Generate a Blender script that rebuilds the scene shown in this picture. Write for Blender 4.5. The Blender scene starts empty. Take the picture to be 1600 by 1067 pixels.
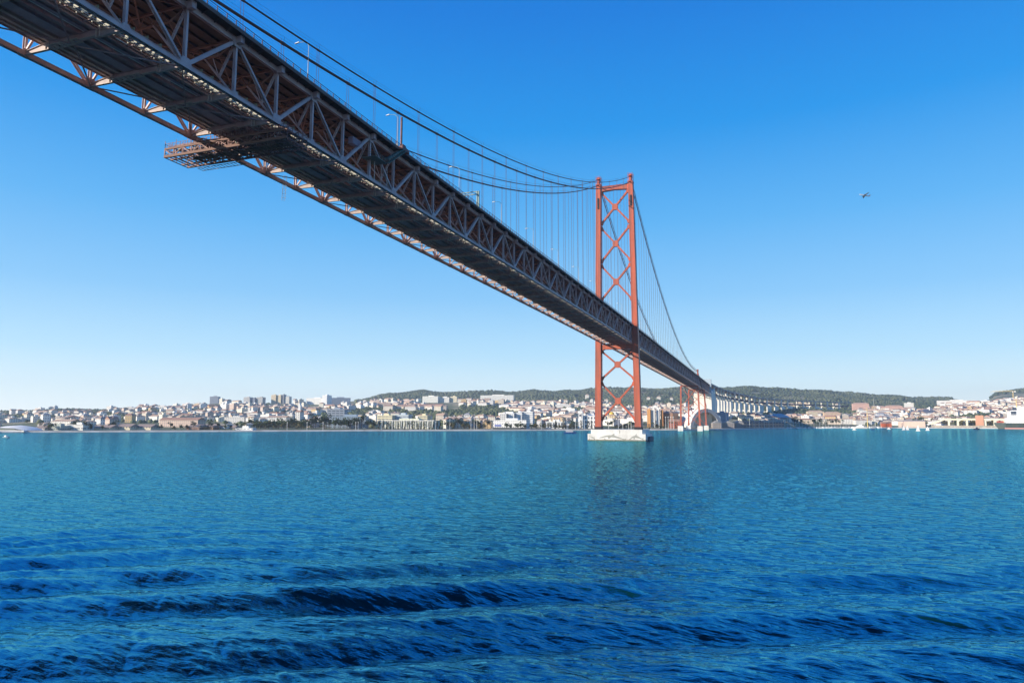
import bpy, math, random
import numpy as np
from mathutils import Vector, Matrix
R_ = math.radians
rnd = random.Random(7)
SC = bpy.context.scene
COL = SC.collection
WL = 1.6                                   # river level

# ------------------------------------------------------------------ camera
FPX, YAW, PIT, ROL = 1097.03, -.3489, .1118, .001
CP = np.array([99.57, -492.97, 15.628])
cF = np.array([math.sin(YAW)*math.cos(PIT), math.cos(YAW)*math.cos(PIT), math.sin(PIT)])
cR0 = np.array([math.cos(YAW), -math.sin(YAW), 0.]); cU0 = np.cross(cR0, cF)
cR = math.cos(ROL)*cR0+math.sin(ROL)*cU0; cU = -math.sin(ROL)*cR0+math.cos(ROL)*cU0
cam = bpy.data.objects.new('camera', bpy.data.cameras.new('camera')); COL.objects.link(cam)
cam.data.sensor_width = 36; cam.data.lens = FPX/1600*36
cam.data.clip_start = .5; cam.data.clip_end = 60000
m = Matrix(((cR[0], cU[0], -cF[0], CP[0]), (cR[1], cU[1], -cF[1], CP[1]), (cR[2], cU[2], -cF[2], CP[2]), (0, 0, 0, 1)))
cam.matrix_world = m
SC.camera = cam

def PT(u, v, D):                            # a point at distance D along a sight line, used to survey the far shore
    return CP + D*(cF + cR*(u-800)/FPX + cU*(533.5-v)/FPX)
def zat(u, v, D): return float(PT(u, v, D)[2])

# ------------------------------------------------------------------ world and sun
SUN_EL, SUN_AZ = R_(19), R_(50)             # azimuth from -y towards -x
sd = Vector((-math.sin(SUN_AZ)*math.cos(SUN_EL), -math.cos(SUN_AZ)*math.cos(SUN_EL), math.sin(SUN_EL)))
W = bpy.data.worlds.new('World'); SC.world = W; W.use_nodes = True
nt = W.node_tree; nt.nodes.clear()
sky = nt.nodes.new('ShaderNodeTexSky'); sky.sky_type = 'NISHITA'; sky.sun_disc = False
sky.sun_elevation = SUN_EL; sky.sun_rotation = math.atan2(sd.x, sd.y)
sky.altitude = 0; sky.air_density = 1.0; sky.dust_density = .35; sky.ozone_density = 3.0
bg = nt.nodes.new('ShaderNodeBackground'); bg.inputs['Strength'].default_value = .13
ow = nt.nodes.new('ShaderNodeOutputWorld')
# clear deep-blue autumn air: the sky model tinted by height above the horizon
tcw = nt.nodes.new('ShaderNodeTexCoord'); spw = nt.nodes.new('ShaderNodeSeparateXYZ'); rmp = nt.nodes.new('ShaderNodeValToRGB'); mxw = nt.nodes.new('ShaderNodeMix'); mxw.data_type = 'RGBA'
nt.links.new(tcw.outputs['Generated'], spw.inputs[0]); nt.links.new(spw.outputs[2], rmp.inputs[0])
SKY = [(0, (1.0, 1.08, 1.1)), (.035, (.80, .98, 1.04)), (.09, (.48, .78, 1.0)), (.17, (.245, .58, .95)), (.27, (.10, .445, .90)), (.39, (.006, .30, .82)), (.52, (0, .20, .72)), (1, (0, .09, .45))]
el = rmp.color_ramp.elements
while len(el) < len(SKY): el.new(.5)
for i, (p_, c_) in enumerate(SKY): el[i].position = p_; el[i].color = (*c_, 1)
vmw = nt.nodes.new('ShaderNodeVectorMath'); vmw.operation = 'SCALE'; vmw.inputs['Scale'].default_value = 1/.13/1.38
nt.links.new(rmp.outputs[0], vmw.inputs[0]); mxw.inputs['Factor'].default_value = .92
nt.links.new(sky.outputs[0], mxw.inputs['A']); nt.links.new(vmw.outputs[0], mxw.inputs['B']); nt.links.new(mxw.outputs['Result'], bg.inputs[0]); nt.links.new(bg.outputs[0], ow.inputs[0])
sl = bpy.data.lights.new('sun', 'SUN'); sl.energy = 5; sl.angle = R_(.53); sl.color = (1, .9, .76)
so = bpy.data.objects.new('sun', sl); COL.objects.link(so); so.rotation_euler = sd.to_track_quat('Z', 'Y').to_euler()
so.location = (0, 0, 400)
SC.view_settings.view_transform = 'Standard'; SC.view_settings.look = 'None'; SC.view_settings.gamma = 1
SC.view_settings.exposure = 0.55
SC.cycles.use_denoising = True
SC.cycles.max_bounces = 6; SC.cycles.diffuse_bounces = 4; SC.cycles.glossy_bounces = 3
SC.cycles.caustics_reflective = False; SC.cycles.sample_clamp_indirect = 6; SC.cycles.caustics_refractive = False

# ------------------------------------------------------------------ materials
def nodes(name):
    mt = bpy.data.materials.new(name); mt.use_nodes = True
    return mt, mt.node_tree, mt.node_tree.nodes['Principled BSDF']
def mat(name, c, rough=.6, metal=0, c2=None, scale=.5, detail=4, contrast=(.35, .65), bump=0, stretch=None, spec=.3):
    mt, t, b = nodes(name)
    b.inputs['Roughness'].default_value = rough; b.inputs['Metallic'].default_value = metal
    b.inputs['Specular IOR Level'].default_value = spec
    b.inputs['Base Color'].default_value = (*c, 1)
    if c2:
        tc = t.nodes.new('ShaderNodeTexCoord'); n = t.nodes.new('ShaderNodeTexNoise')
        n.inputs['Scale'].default_value = scale; n.inputs['Detail'].default_value = detail
        r = t.nodes.new('ShaderNodeValToRGB')
        r.color_ramp.elements[0].position = contrast[0]; r.color_ramp.elements[0].color = (*c, 1)
        r.color_ramp.elements[1].position = contrast[1]; r.color_ramp.elements[1].color = (*c2, 1)
        if stretch:
            mp = t.nodes.new('ShaderNodeMapping'); mp.inputs['Scale'].default_value = stretch; t.links.new(tc.outputs['Object'], mp.inputs[0]); t.links.new(mp.outputs[0], n.inputs['Vector'])
        else: t.links.new(tc.outputs['Object'], n.inputs['Vector'])
        t.links.new(n.outputs['Fac'], r.inputs['Fac'])
        t.links.new(r.outputs[0], b.inputs['Base Color'])
        if bump:
            bp = t.nodes.new('ShaderNodeBump'); bp.inputs['Strength'].default_value = bump
            t.links.new(n.outputs['Fac'], bp.inputs['Height']); t.links.new(bp.outputs[0], b.inputs['Normal'])
    return mt
def facade(name, attr, win=(.1, .12, .15), base=None, pitch=(3.2, 3.1), size=(.42, .46)):
    """plaster wall with a grid of dark windows laid out in the wall's own metres"""
    mt, t, b = nodes(name); L = t.links.new
    b.inputs['Roughness'].default_value = .8; b.inputs['Specular IOR Level'].default_value = .2
    tc = t.nodes.new('ShaderNodeTexCoord'); sp = t.nodes.new('ShaderNodeSeparateXYZ'); L(tc.outputs['Object'], sp.inputs[0])
    def M(op, a, bb=None, c=None):
        n = t.nodes.new('ShaderNodeMath'); n.operation = op
        for i, q in enumerate((a, bb, c)):
            if q is None: continue
            if isinstance(q, (int, float)): n.inputs[i].default_value = q
            else: L(q, n.inputs[i])
        return n.outputs[0]
    su = M('ADD', sp.outputs[0], sp.outputs[1])
    fu = M('FRACT', M('DIVIDE', su, pitch[0])); fz = M('FRACT', M('DIVIDE', sp.outputs[2], pitch[1]))
    a = M('LESS_THAN', M('ABSOLUTE', M('SUBTRACT', fu, .5)), size[0]/2)
    c = M('LESS_THAN', M('ABSOLUTE', M('SUBTRACT', fz, .52)), size[1]/2)
    g = t.nodes.new('ShaderNodeNewGeometry'); sn = t.nodes.new('ShaderNodeSeparateXYZ'); L(g.outputs['Normal'], sn.inputs[0])
    v = M('LESS_THAN', M('ABSOLUTE', sn.outputs[2]), .3)
    fac = M('MULTIPLY', M('MULTIPLY', a, c), v)
    if attr == 'object': ci = t.nodes.new('ShaderNodeObjectInfo').outputs['Color']
    elif attr == 'vertex':
        cn = t.nodes.new('ShaderNodeVertexColor'); cn.layer_name = 'Col'; ci = cn.outputs[0]
    else:
        cn = t.nodes.new('ShaderNodeRGB'); cn.outputs[0].default_value = (*base, 1); ci = cn.outputs[0]
    ns = t.nodes.new('ShaderNodeTexNoise'); ns.inputs['Scale'].default_value = .25; L(tc.outputs['Object'], ns.inputs['Vector'])
    mr = t.nodes.new('ShaderNodeMapRange'); mr.inputs['To Min'].default_value = .8; mr.inputs['To Max'].default_value = 1.1; L(ns.outputs[0], mr.inputs[0])
    vm = t.nodes.new('ShaderNodeVectorMath'); vm.operation = 'SCALE'; L(ci, vm.inputs[0]); L(mr.outputs[0], vm.inputs['Scale'])
    mx = t.nodes.new('ShaderNodeMix'); mx.data_type = 'RGBA'; L(fac, mx.inputs['Factor']); L(vm.outputs[0], mx.inputs['A'])
    mx.inputs['B'].default_value = (*win, 1); L(mx.outputs['Result'], b.inputs['Base Color'])
    return mt
def vcolmat(name, rough=.8, noise=None):
    mt, t, b = nodes(name); cn = t.nodes.new('ShaderNodeVertexColor'); cn.layer_name = 'Col'
    t.links.new(cn.outputs[0], b.inputs['Base Color']); b.inputs['Roughness'].default_value = rough
    b.inputs['Specular IOR Level'].default_value = .15
    return mt

M_TOWER = mat('tower_red_paint', (.53, .12, .062), .5, c2=(.33, .105, .07), scale=.16, detail=10, stretch=(3, 3, .35))
M_BASE = mat('tower_dark_base', (.03, .025, .03), .6)
M_TRUSS = mat('truss_weathered_paint', (.42, .30, .30), .5, c2=(.55, .43, .425), scale=.35, detail=8, bump=.05)
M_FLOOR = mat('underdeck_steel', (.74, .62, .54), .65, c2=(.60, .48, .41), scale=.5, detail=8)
M_HAUNCH = mat('haunch_pale_paint', (.46, .36, .33), .6, c2=(.36, .27, .25), scale=.8, detail=8)
M_RAILB = mat('rail_deck_dark_steel', (.44, .27, .26), .7, c2=(.56, .40, .38), scale=.6, detail=6)
M_BAND = mat('rail_deck_grey_band', (.50, .38, .42), .7, c2=(.58, .46, .5), scale=.8)
M_ROAD = mat('road_deck_underside', (.12, .085, .075), .8, c2=(.18, .13, .11), scale=.3, detail=8)
M_FLRT = mat('floor_truss_rust_paint', (.32, .17, .13), .6, c2=(.22, .13, .1), scale=.6)
M_CABLE = mat('cable_dark_paint', (.10, .045, .045), .5)
M_HANG = mat('hanger_rope_steel', (.16, .09, .09), .5)
M_RAIL = mat('railing_dark_red', (.12, .05, .045), .6)
M_PALE = mat('walkway_pale_concrete', (.62, .58, .5), .8, c2=(.42, .42, .34), scale=.7)
M_OLIVE = mat('walkway_olive_panel', (.22, .21, .13), .7, c2=(.3, .29, .2), scale=.7)
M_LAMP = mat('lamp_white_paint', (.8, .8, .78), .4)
M_GANT = mat('gantry_pink_primer', (.30, .135, .115), .6, c2=(.17, .085, .075), scale=1.5)
M_GANTD = mat('gantry_dark_mesh', (.20, .10, .07), .7)
M_YEL = mat('gantry_yellow_panel', (.75, .55, .15), .6)
M_GREEN = mat('platform_green_paint', (.10, .17, .14), .5, c2=(.07, .12, .11), scale=1)
M_SIGN = mat('sign_frame_grey_green', (.3, .38, .33), .5)
M_CONC = mat('pier_white_concrete', (.78, .77, .73), .8, c2=(.58, .56, .51), scale=.22, detail=10, contrast=(.4, .75), stretch=(1, 1, .4))
M_DOLPH = mat('dolphin_grey_paint', (.36, .36, .32), .8)
M_VIA = mat('viaduct_concrete', (.80, .77, .69), .8, c2=(.68, .64, .56), scale=.05, detail=8)
M_VIAD = mat('viaduct_steel_blue', (.28, .31, .36), .6)
M_VIAR = mat('viaduct_rail_girder', (.14, .07, .075), .7)
M_DARK = mat('dark_metal', (.03, .03, .035), .5)

# ------------------------------------------------------------------ mesh helpers
class MB:
    def __init__(s): s.v = []; s.f = []; s.m = []
    def add(s, vs, fs, mi=0):
        o = len(s.v); s.v += [tuple(map(float, p)) for p in vs]
        s.f += [tuple(o+i for i in f) for f in fs]; s.m += [mi]*len(fs); return s
    def box(s, x0, x1, y0, y1, z0, z1, mi=0):
        return s.add([(x, y, z) for z in (z0, z1) for y in (y0, y1) for x in (x0, x1)],
                     [(0, 2, 3, 1), (4, 5, 7, 6), (0, 1, 5, 4), (2, 6, 7, 3), (0, 4, 6, 2), (1, 3, 7, 5)], mi)
    def beam(s, a, b, w, h, up=(0, 0, 1), mi=0, w2=None, h2=None):
        a = np.array(a, float); b = np.array(b, float); d = b-a; n = np.linalg.norm(d)
        if n < 1e-6: return s
        d /= n; up = np.array(up, float); sx = np.cross(d, up)
        if np.linalg.norm(sx) < 1e-4: sx = np.cross(d, (0, 1, 0))
        sx /= np.linalg.norm(sx); uz = np.cross(sx, d); w2 = w if w2 is None else w2; h2 = h if h2 is None else h2
        vs = [a+sx*i*w/2+uz*j*h/2 for i, j in ((-1, -1), (1, -1), (1, 1), (-1, 1))]+[b+sx*i*w2/2+uz*j*h2/2 for i, j in ((-1, -1), (1, -1), (1, 1), (-1, 1))]
        return s.add(vs, [(3, 2, 1, 0), (4, 5, 6, 7), (0, 1, 5, 4), (1, 2, 6, 5), (2, 3, 7, 6), (3, 0, 4, 7)], mi)
    def hbeam(s, a, b, w, h, t=.06, up=(0, 0, 1), mi=0):
        """H section: two flanges h tall held w apart by a web"""
        a = np.array(a, float); b = np.array(b, float); d = b-a; d /= np.linalg.norm(d)
        sx = np.cross(d, np.array(up, float)); sx /= np.linalg.norm(sx)
        for q in (-1, 1): s.beam(a+sx*q*(w-t)/2, b+sx*q*(w-t)/2, t, h, up, mi)
        return s.beam(a, b, w-2*t-.004, t, up, mi)
    def tube(s, pts, r, n=6, mi=0, cap=False):
        pts = [np.array(p, float) for p in pts]; o = len(s.v); N = len(pts)
        rr = r if isinstance(r, (list, tuple)) else [r]*N
        for i, p in enumerate(pts):
            d = pts[min(i+1, N-1)]-pts[max(i-1, 0)]; d /= (np.linalg.norm(d) or 1)
            x = np.cross(d, (0, 0, 1)) if abs(d[2]) < .95 else np.cross(d, (0, 1, 0)); x /= np.linalg.norm(x); y = np.cross(d, x)
            for k in range(n):
                a = 2*math.pi*k/n; s.v.append(tuple(p+(x*math.cos(a)+y*math.sin(a))*rr[i]))
        for i in range(N-1):
            for k in range(n):
                s.f.append((o+i*n+k, o+i*n+(k+1) % n, o+(i+1)*n+(k+1) % n, o+(i+1)*n+k)); s.m.append(mi)
        if cap:
            s.f.append(tuple(o+k for k in range(n))[::-1]); s.m.append(mi)
            s.f.append(tuple(o+(N-1)*n+k for k in range(n))); s.m.append(mi)
        return s
    def prism(s, poly, axis, a, b, mi=0):
        """poly: 2-D points; axis 'x' -> points are (y,z), 'y' -> (x,z), 'z' -> (x,y)"""
        def P(p, q): return {'x': (q, p[0], p[1]), 'y': (p[0], q, p[1]), 'z': (p[0], p[1], q)}[axis]
        n = len(poly)
        return s.add([P(p, a) for p in poly]+[P(p, b) for p in poly],
                     [tuple(range(n))[::-1], tuple(range(n, 2*n))]+[(i, (i+1) % n, n+(i+1) % n, n+i) for i in range(n)], mi)
    def build(s, name, mats, parent=None, loc=None, smooth=False, fix=True):
        me = bpy.data.meshes.new(name); me.from_pydata(s.v, [], s.f)
        for q in (mats if isinstance(mats, (list, tuple)) else [mats]): me.materials.append(q)
        if any(s.m): me.polygons.foreach_set('material_index', s.m)
        if smooth: me.polygons.foreach_set('use_smooth', [True]*len(s.f))
        me.update()
        o = bpy.data.objects.new(name, me); COL.objects.link(o)
        if parent is not None:
            o.parent = parent
            q = Matrix.Identity(4); w = parent
            while w: q = w.matrix_basis @ q if w.parent is None else w.matrix_parent_inverse @ w.matrix_basis @ q; w = w.parent
            if loc == 'world': o.matrix_parent_inverse = q.inverted()
        if loc is not None and loc != 'world': o.location = loc
        return o
def tag(o, label=None, cat=None, group=None, kind=None):
    if label: o['label'] = label
    if cat: o['category'] = cat
    if group: o['group'] = group
    if kind: o['kind'] = kind
    return o
def empty(name, loc=(0, 0, 0), rz=0, label=None, cat=None, group=None):
    o = bpy.data.objects.new(name, None); COL.objects.link(o); o.location = loc; o.rotation_euler = (0, 0, rz); o.empty_display_size = 1
    return tag(o, label, cat, group)
def copy_tree(o, parent=None):
    c = o.copy(); COL.objects.link(c); c.parent = parent
    if parent is not None: c.matrix_parent_inverse = o.matrix_parent_inverse.copy()
    for ch in [q for q in o.children]: copy_tree(ch, c)
    return c
def npmesh(name, V, Fc, mats, smooth=False, col=None):
    me = bpy.data.meshes.new(name); V = np.asarray(V, np.float32); Fc = np.asarray(Fc, np.int32); k = Fc.shape[1]
    me.vertices.add(len(V)); me.vertices.foreach_set('co', V.ravel())
    me.loops.add(Fc.size); me.loops.foreach_set('vertex_index', Fc.ravel())
    me.polygons.add(len(Fc)); me.polygons.foreach_set('loop_start', np.arange(len(Fc), dtype=np.int32)*k)
    me.polygons.foreach_set('loop_total', np.full(len(Fc), k, np.int32))
    if smooth: me.polygons.foreach_set('use_smooth', np.ones(len(Fc), bool))
    for q in (mats if isinstance(mats, (list, tuple)) else [mats]): me.materials.append(q)
    me.update(); me.validate()
    if col is not None:
        a = me.color_attributes.new('Col', 'FLOAT_COLOR', 'POINT')
        cc = np.ones((len(V), 4), np.float32); cc[:, :3] = col; a.data.foreach_set('color', cc.ravel())
    o = bpy.data.objects.new(name, me); COL.objects.link(o); return o
ORD = ['zeroth', 'first', 'second', 'third', 'fourth', 'fifth', 'sixth', 'seventh', 'eighth', 'ninth', 'tenth', 'eleventh', 'twelfth', 'thirteenth', 'fourteenth',
       'fifteenth', 'sixteenth', 'seventeenth', 'eighteenth', 'nineteenth', 'twentieth', 'twenty-first', 'twenty-second', 'twenty-third', 'twenty-fourth', 'twenty-fifth',
       'twenty-sixth', 'twenty-seventh', 'twenty-eighth', 'twenty-ninth', 'thirtieth', 'thirty-first', 'thirty-second', 'thirty-third', 'thirty-fourth', 'thirty-fifth', 'thirty-sixth', 'thirty-seventh', 'thirty-eighth', 'thirty-ninth', 'fortieth']

# ------------------------------------------------------------------ river
def ocean(N, L, wdir, lmin, lmax, rms, seed, spread=2, chop=1.0):
    """one periodic tile of wind sea: height and sideways shift of the surface"""
    g = np.random.default_rng(seed)
    k1 = np.fft.fftfreq(N, L/N)*2*np.pi; kx, ky = np.meshgrid(k1, k1, indexing='ij'); k = np.hypot(kx, ky); k[0, 0] = 1
    ca = (kx*math.cos(wdir)+ky*math.sin(wdir))/k
    P = k**-3.6*np.abs(ca)**spread*np.where(ca < 0, .25, 1)
    P *= np.exp(-(2*np.pi/lmax/k)**4)*np.exp(-(k*lmin/2/np.pi)**2); P[0, 0] = 0
    H = (g.normal(size=(N, N))+1j*g.normal(size=(N, N)))*np.sqrt(P)
    h = np.fft.ifft2(H); s = rms/h.real.std()
    dx = np.fft.ifft2(-1j*kx/k*H).real*s*chop; dy = np.fft.ifft2(-1j*ky/k*H).real*s*chop
    return h.real*s, dx, dy, N/L, N
def samp(T, x, y):
    h, dx, dy, q, N = T
    fx = x*q; fy = y*q; ix = np.floor(fx).astype(int); iy = np.floor(fy).astype(int); ax = fx-ix; ay = fy-iy
    i0, i1, j0, j1 = ix % N, (ix+1) % N, iy % N, (iy+1) % N
    return [A[i0, j0]*(1-ax)*(1-ay)+A[i1, j0]*ax*(1-ay)+A[i0, j1]*(1-ax)*ay+A[i1, j1]*ax*ay for A in (h, dx, dy)]
WD = R_(70)
T1 = ocean(512, 150., WD, .6, 3.0, .038, 3, spread=2.4, chop=1.1)
T2 = ocean(512, 47., WD+.3,   .22, 1.2, .013, 5, chop=.8)
rows = [13.]
while rows[-1] < 2600:
    r = rows[-1]; rows.append(r+max(.10, min(r*r/7500, .22+max(0, r-60)*.012, 30)))
rows += [4000, 7000, 12000, 20000]
rows = np.array(rows)
th = np.linspace(R_(-58), R_(58), 1500)+YAW
th = np.concatenate([np.linspace(YAW-R_(150), th[0]-.01, 60), th, np.linspace(th[-1]+.01, YAW+R_(150), 60)])
RR, TT = np.meshgrid(rows, th, indexing='ij')
X0 = CP[0]+RR*np.sin(TT); Y0 = CP[1]+RR*np.cos(TT)
fade = np.clip((2500-RR)/1500, 0, 1)
h1, dx1, dy1 = samp(T1, X0, Y0); h2, dx2, dy2 = samp(T2, X0, Y0)
h4, dx4, dy4 = samp(ocean(256, 140., R_(76), 2.6, 8., .034, 17, spread=3, chop=1.2), X0, Y0); f4 = np.clip((150-RR)/90, 0, 1)
f2 = np.clip((160-RR)/100, 0, 1)
# wash of the passing ship: long-crested swells nearly parallel to its side (the x axis)
wa = samp(ocean(128, 420., 1.2, 25, 120, 1., 11, spread=0, chop=0), X0, Y0)[0]
wb = samp(ocean(128, 300., .4, 12, 60, 1., 12, spread=0, chop=0), X0, Y0)[0]
qd = (X0-CP[0])*math.sin(YAW)+(Y0-CP[1])*math.cos(YAW); lt = (X0-CP[0])*math.cos(YAW)-(Y0-CP[1])*math.sin(YAW)
ltc = np.clip(lt, -80, 80)
S = qd-.15*ltc-.0014*ltc*np.abs(ltc)+1.3*wa-59.2
ph = 2*np.pi*S/11.8
sw = np.exp(-((qd-52)/21)**2)*np.exp(-(lt/120)**4)*(.36+.10*wb)
hs_ = sw*(np.sin(ph)+.2*np.sin(2*ph+.5)); hy_ = -.6*sw*np.cos(ph)
S2 = .85*(Y0+440)-.45*(X0-60)+2.2*wb; s2 = .16*np.exp(-((Y0+450)/30)**2)*(1+.5*wa); h3 = s2*np.sin(2*np.pi*S2/6.3)
Z = WL+h1*fade+h2*f2+hs_+h3+h4*f4
X = X0+dx1*fade+dx2*f2+dx4*f4; Y = Y0+dy1*fade+dy2*f2+hy_+dy4*f4
nr, ntt = RR.shape
idx = np.arange(nr*ntt).reshape(nr, ntt)
Fq = np.stack([idx[:-1, :-1], idx[:-1, 1:], idx[1:, 1:], idx[1:, :-1]], -1).reshape(-1, 4)[:, ::-1]
mt = bpy.data.materials.new('river_water'); mt.use_nodes = True; t = mt.node_tree; t.nodes.clear()
b = t.nodes.new('ShaderNodeBsdfDiffuse'); gl = t.nodes.new('ShaderNodeBsdfGlossy'); gl.inputs['Color'].default_value = (.125, .45, .535, 1); gl.inputs['Roughness'].default_value = .06
fr = t.nodes.new('ShaderNodeFresnel'); fr.inputs['IOR'].default_value = 1.205; ms = t.nodes.new('ShaderNodeMixShader'); mo = t.nodes.new('ShaderNodeOutputMaterial')
L = t.links.new; tc = t.nodes.new('ShaderNodeTexCoord')
def nz(scale, stretch, detail, rot):
    mp = t.nodes.new('ShaderNodeMapping'); mp.inputs['Scale'].default_value = (1, stretch, 1); mp.inputs['Rotation'].default_value = (0, 0, rot)
    n = t.nodes.new('ShaderNodeTexNoise'); n.inputs['Scale'].default_value = scale; n.inputs['Detail'].default_value = detail; n.inputs['Roughness'].default_value = .62
    L(tc.outputs['Object'], mp.inputs[0]); L(mp.outputs[0], n.inputs['Vector']); return n.outputs['Fac']
n0 = nz(.10, 4.0, 3, .1); n1 = nz(1.9, 2.6, 5, .25); n2 = nz(.36, 3.2, 4, .15)
b1 = t.nodes.new('ShaderNodeBump'); b1.inputs['Strength'].default_value = 1; b1.inputs['Distance'].default_value = .026
b2 = t.nodes.new('ShaderNodeBump'); b2.inputs['Strength'].default_value = 1; b2.inputs['Distance'].default_value = .19
b0 = t.nodes.new('ShaderNodeBump'); b0.inputs['Strength'].default_value = 1; b0.inputs['Distance'].default_value = .55
L(n0, b0.inputs['Height']); L(b0.outputs[0], b2.inputs['Normal']); L(n1, b1.inputs['Height']); L(n2, b2.inputs['Height']); L(b2.outputs[0], b1.inputs['Normal']); L(b1.outputs[0], b.inputs['Normal']); L(b1.outputs[0], gl.inputs['Normal']); L(b1.outputs[0], fr.inputs['Normal'])
L(fr.outputs[0], ms.inputs[0]); L(b.outputs[0], ms.inputs[1]); L(gl.outputs[0], ms.inputs[2]); L(ms.outputs[0], mo.inputs[0])
# cloudier, greener water drifts in broad patches
n3 = nz(.012, 1.6, 3, .2); cr = t.nodes.new('ShaderNodeValToRGB')
cr.color_ramp.elements[0].position = .35; cr.color_ramp.elements[0].color = (.0012, .022, .036, 1)
cr.color_ramp.elements[1].position = .65; cr.color_ramp.elements[1].color = (.0014, .036, .042, 1)
L(n3, cr.inputs[0]); L(cr.outputs[0], b.inputs['Color'])
M_WATER = mt
wobj = npmesh('river_water', np.stack([X, Y, Z], -1).reshape(-1, 3), Fq, mt, smooth=True)
tag(wobj, 'wide deep blue river with choppy waves and dark ship wash in front', 'water', kind='structure')
MB().add([(-40000, -30000, -14), (40000, -30000, -14), (40000, 50000, -14), (-40000, 50000, -14)], [(0, 1, 2, 3)]).build('ground', mat('river_bed', (.03, .05, .05), .9))
tag(bpy.data.objects['ground'], 'bed of the river beneath the water', 'ground', kind='structure')

# ------------------------------------------------------------------ the suspension bridge
PN, Y00, HW = 11.51, -407.74, 10.68
def yk(k): return Y00+PN*k
def zb(y):                                   # bottom chord centre line
    if y <= 0: return 70.47+3.6*(1-((y+506.4)/506.4)**2)
    return 70.47-7.9*y/483.4*.9 if y < 483 else 63.36-.016*(y-483)
DEP = 10.46
def zt(y): return zb(y)+DEP
BR = empty('suspension_bridge', (0, 0, WL), 0, 'huge red steel suspension bridge crossing the river from overhead to the far shore', 'bridge')
def part(mb, name, mats, parent=BR, **k): return mb.build(name, mats, parent, 'world', **k)
K0, K1 = -16, 95
NEAR = 20
# chords
for s in (-1, 1):
    for nm, zf, w, h in (('bottom_chord', zb, .80, .78), ('top_chord', zt, .62, .98)):
        mb = MB()
        for k in range(K0, K1):
            y0, y1 = yk(k), yk(k+1); a = (s*HW, y0, zf(y0)); b_ = (s*HW, y1, zf(y1))
            if k < NEAR:                     # box of two webs with flange lips, lacing plates between
                for q in (-1, 1): mb.beam((s*HW+q*(w/2-.05), y0, zf(y0)), (s*HW+q*(w/2-.05), y1, zf(y1)), .07, h)
                mb.beam((s*HW, y0, zf(y0)+h/2-.03), (s*HW, y1, zf(y1)+h/2-.03), w+.14, .07)
                for j in range(8):
                    ya = y0+PN*(j+.25)/8; yb = ya+PN*.06
                    mb.beam((s*HW, ya, zf(ya)-h/2+.06), (s*HW, yb, zf(yb)-h/2+.06), w-.2, .03)
                for q in (-1, 1): mb.beam((s*HW+q*(w/2-.13), y0, zf(y0)-h/2+.02), (s*HW+q*(w/2-.13), y1, zf(y1)-h/2+.02), .24, .05)
            else: mb.beam(a, b_, w, h)
        part(mb, nm, M_TRUSS)
# gusset plates + hanger brackets: one part per chord node row
for s in (-1, 1):
    for nm, zf, sg in (('gusset_plate', zb, 1), ('gusset_plate', zt, -1)):
        for k in range(-8, 17):
            y = yk(k); z = zf(y); main = (k % 2 == 0) == (sg == 1); L_ = 1.25 if main else .75; H_ = 1.35 if main else .8
            poly = [(-L_, -sg*.42), (L_, -sg*.42), (L_, sg*.35), (L_*.55, sg*H_), (-L_*.55, sg*H_), (-L_, sg*.35)]
            mb = MB()
            for q in (-1, 1): mb.prism([(y+p[0], z+p[1]) for p in poly], 'x', s*HW+q*.41, s*HW+q*.445)
            mb.box(s*HW-.42, s*HW+.42, y-.03, y+.03, z-.36, z+.36)
            part(mb, nm, M_TRUSS)
        mb = MB()
        for k in list(range(K0, -8))+list(range(17, K1)):
            y = yk(k); z = zf(y); mb.box(s*HW-.44, s*HW+.44, y-.8, y+.8, min(z-sg*.4, z+sg*.9), max(z-sg*.4, z+sg*.9))
        part(mb, nm, M_TRUSS)['kind'] = 'stuff'
for s in (-1, 1):
    mbs = MB()
    for k in range(K0, K1+1):
        y = yk(k); z = zt(y); tgt = MB() if -8 <= k <= 40 else mbs
        x0, x1 = sorted((s*(HW+.45), s*(HW+1.55)))
        for q in (-.42, .42): tgt.box(x0, x1, y+q-.04, y+q+.04, z-.75, z+.55)
        tgt.box(x0, x1, y-.38, y+.38, z-.72, z-.64); tgt.box(x0, x1, y-.38, y+.38, z+.47, z+.54)
        tgt.box(min(s*(HW+1.3), s*(HW+1.37)), max(s*(HW+1.3), s*(HW+1.37)), y-.38, y+.38, z-.62, z+.46)
        if tgt is not mbs: part(tgt, 'hanger_bracket', M_TRUSS)
    part(mbs, 'hanger_bracket', M_TRUSS)['kind'] = 'stuff'
# web members
mbv, mbd = MB(), MB()
for k in range(K0, K1+1):
    for s in (-1, 1):
        y = yk(k); near = -5 <= k < 44
        mb = MB() if near else mbv
        if k < NEAR+4: mb.hbeam((s*HW, y, zb(y)+.4), (s*HW, y, zt(y)-.4), .62, .42, .05, (0, 1, 0))
        else: mb.beam((s*HW, y, zb(y)+.4), (s*HW, y, zt(y)-.4), .5, .4, (0, 1, 0))
        if near: part(mb, 'vertical', M_TRUSS)
        if k == K1: continue
        mb = MB() if near else mbd
        y2 = yk(k+1)
        if k % 2 == 0: a, b_, w, h = (s*HW, y, zb(y)), (s*HW, y2, zt(y2)), .66, .62
        else: a, b_, w, h = (s*HW, y, zt(y)), (s*HW, y2, zb(y2)), .60, .42
        a = np.array(a); b_ = np.array(b_); d = (b_-a)/np.linalg.norm(b_-a)
        if k < NEAR+4: mb.hbeam(a+d*.7, b_-d*.7, w, h, .055)
        else: mb.beam(a+d*.5, b_-d*.5, w, h)
        if near: part(mb, 'diagonal', M_TRUSS)
part(mbv, 'vertical', M_TRUSS)['kind'] = 'stuff'; part(mbd, 'diagonal', M_TRUSS)['kind'] = 'stuff'
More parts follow.
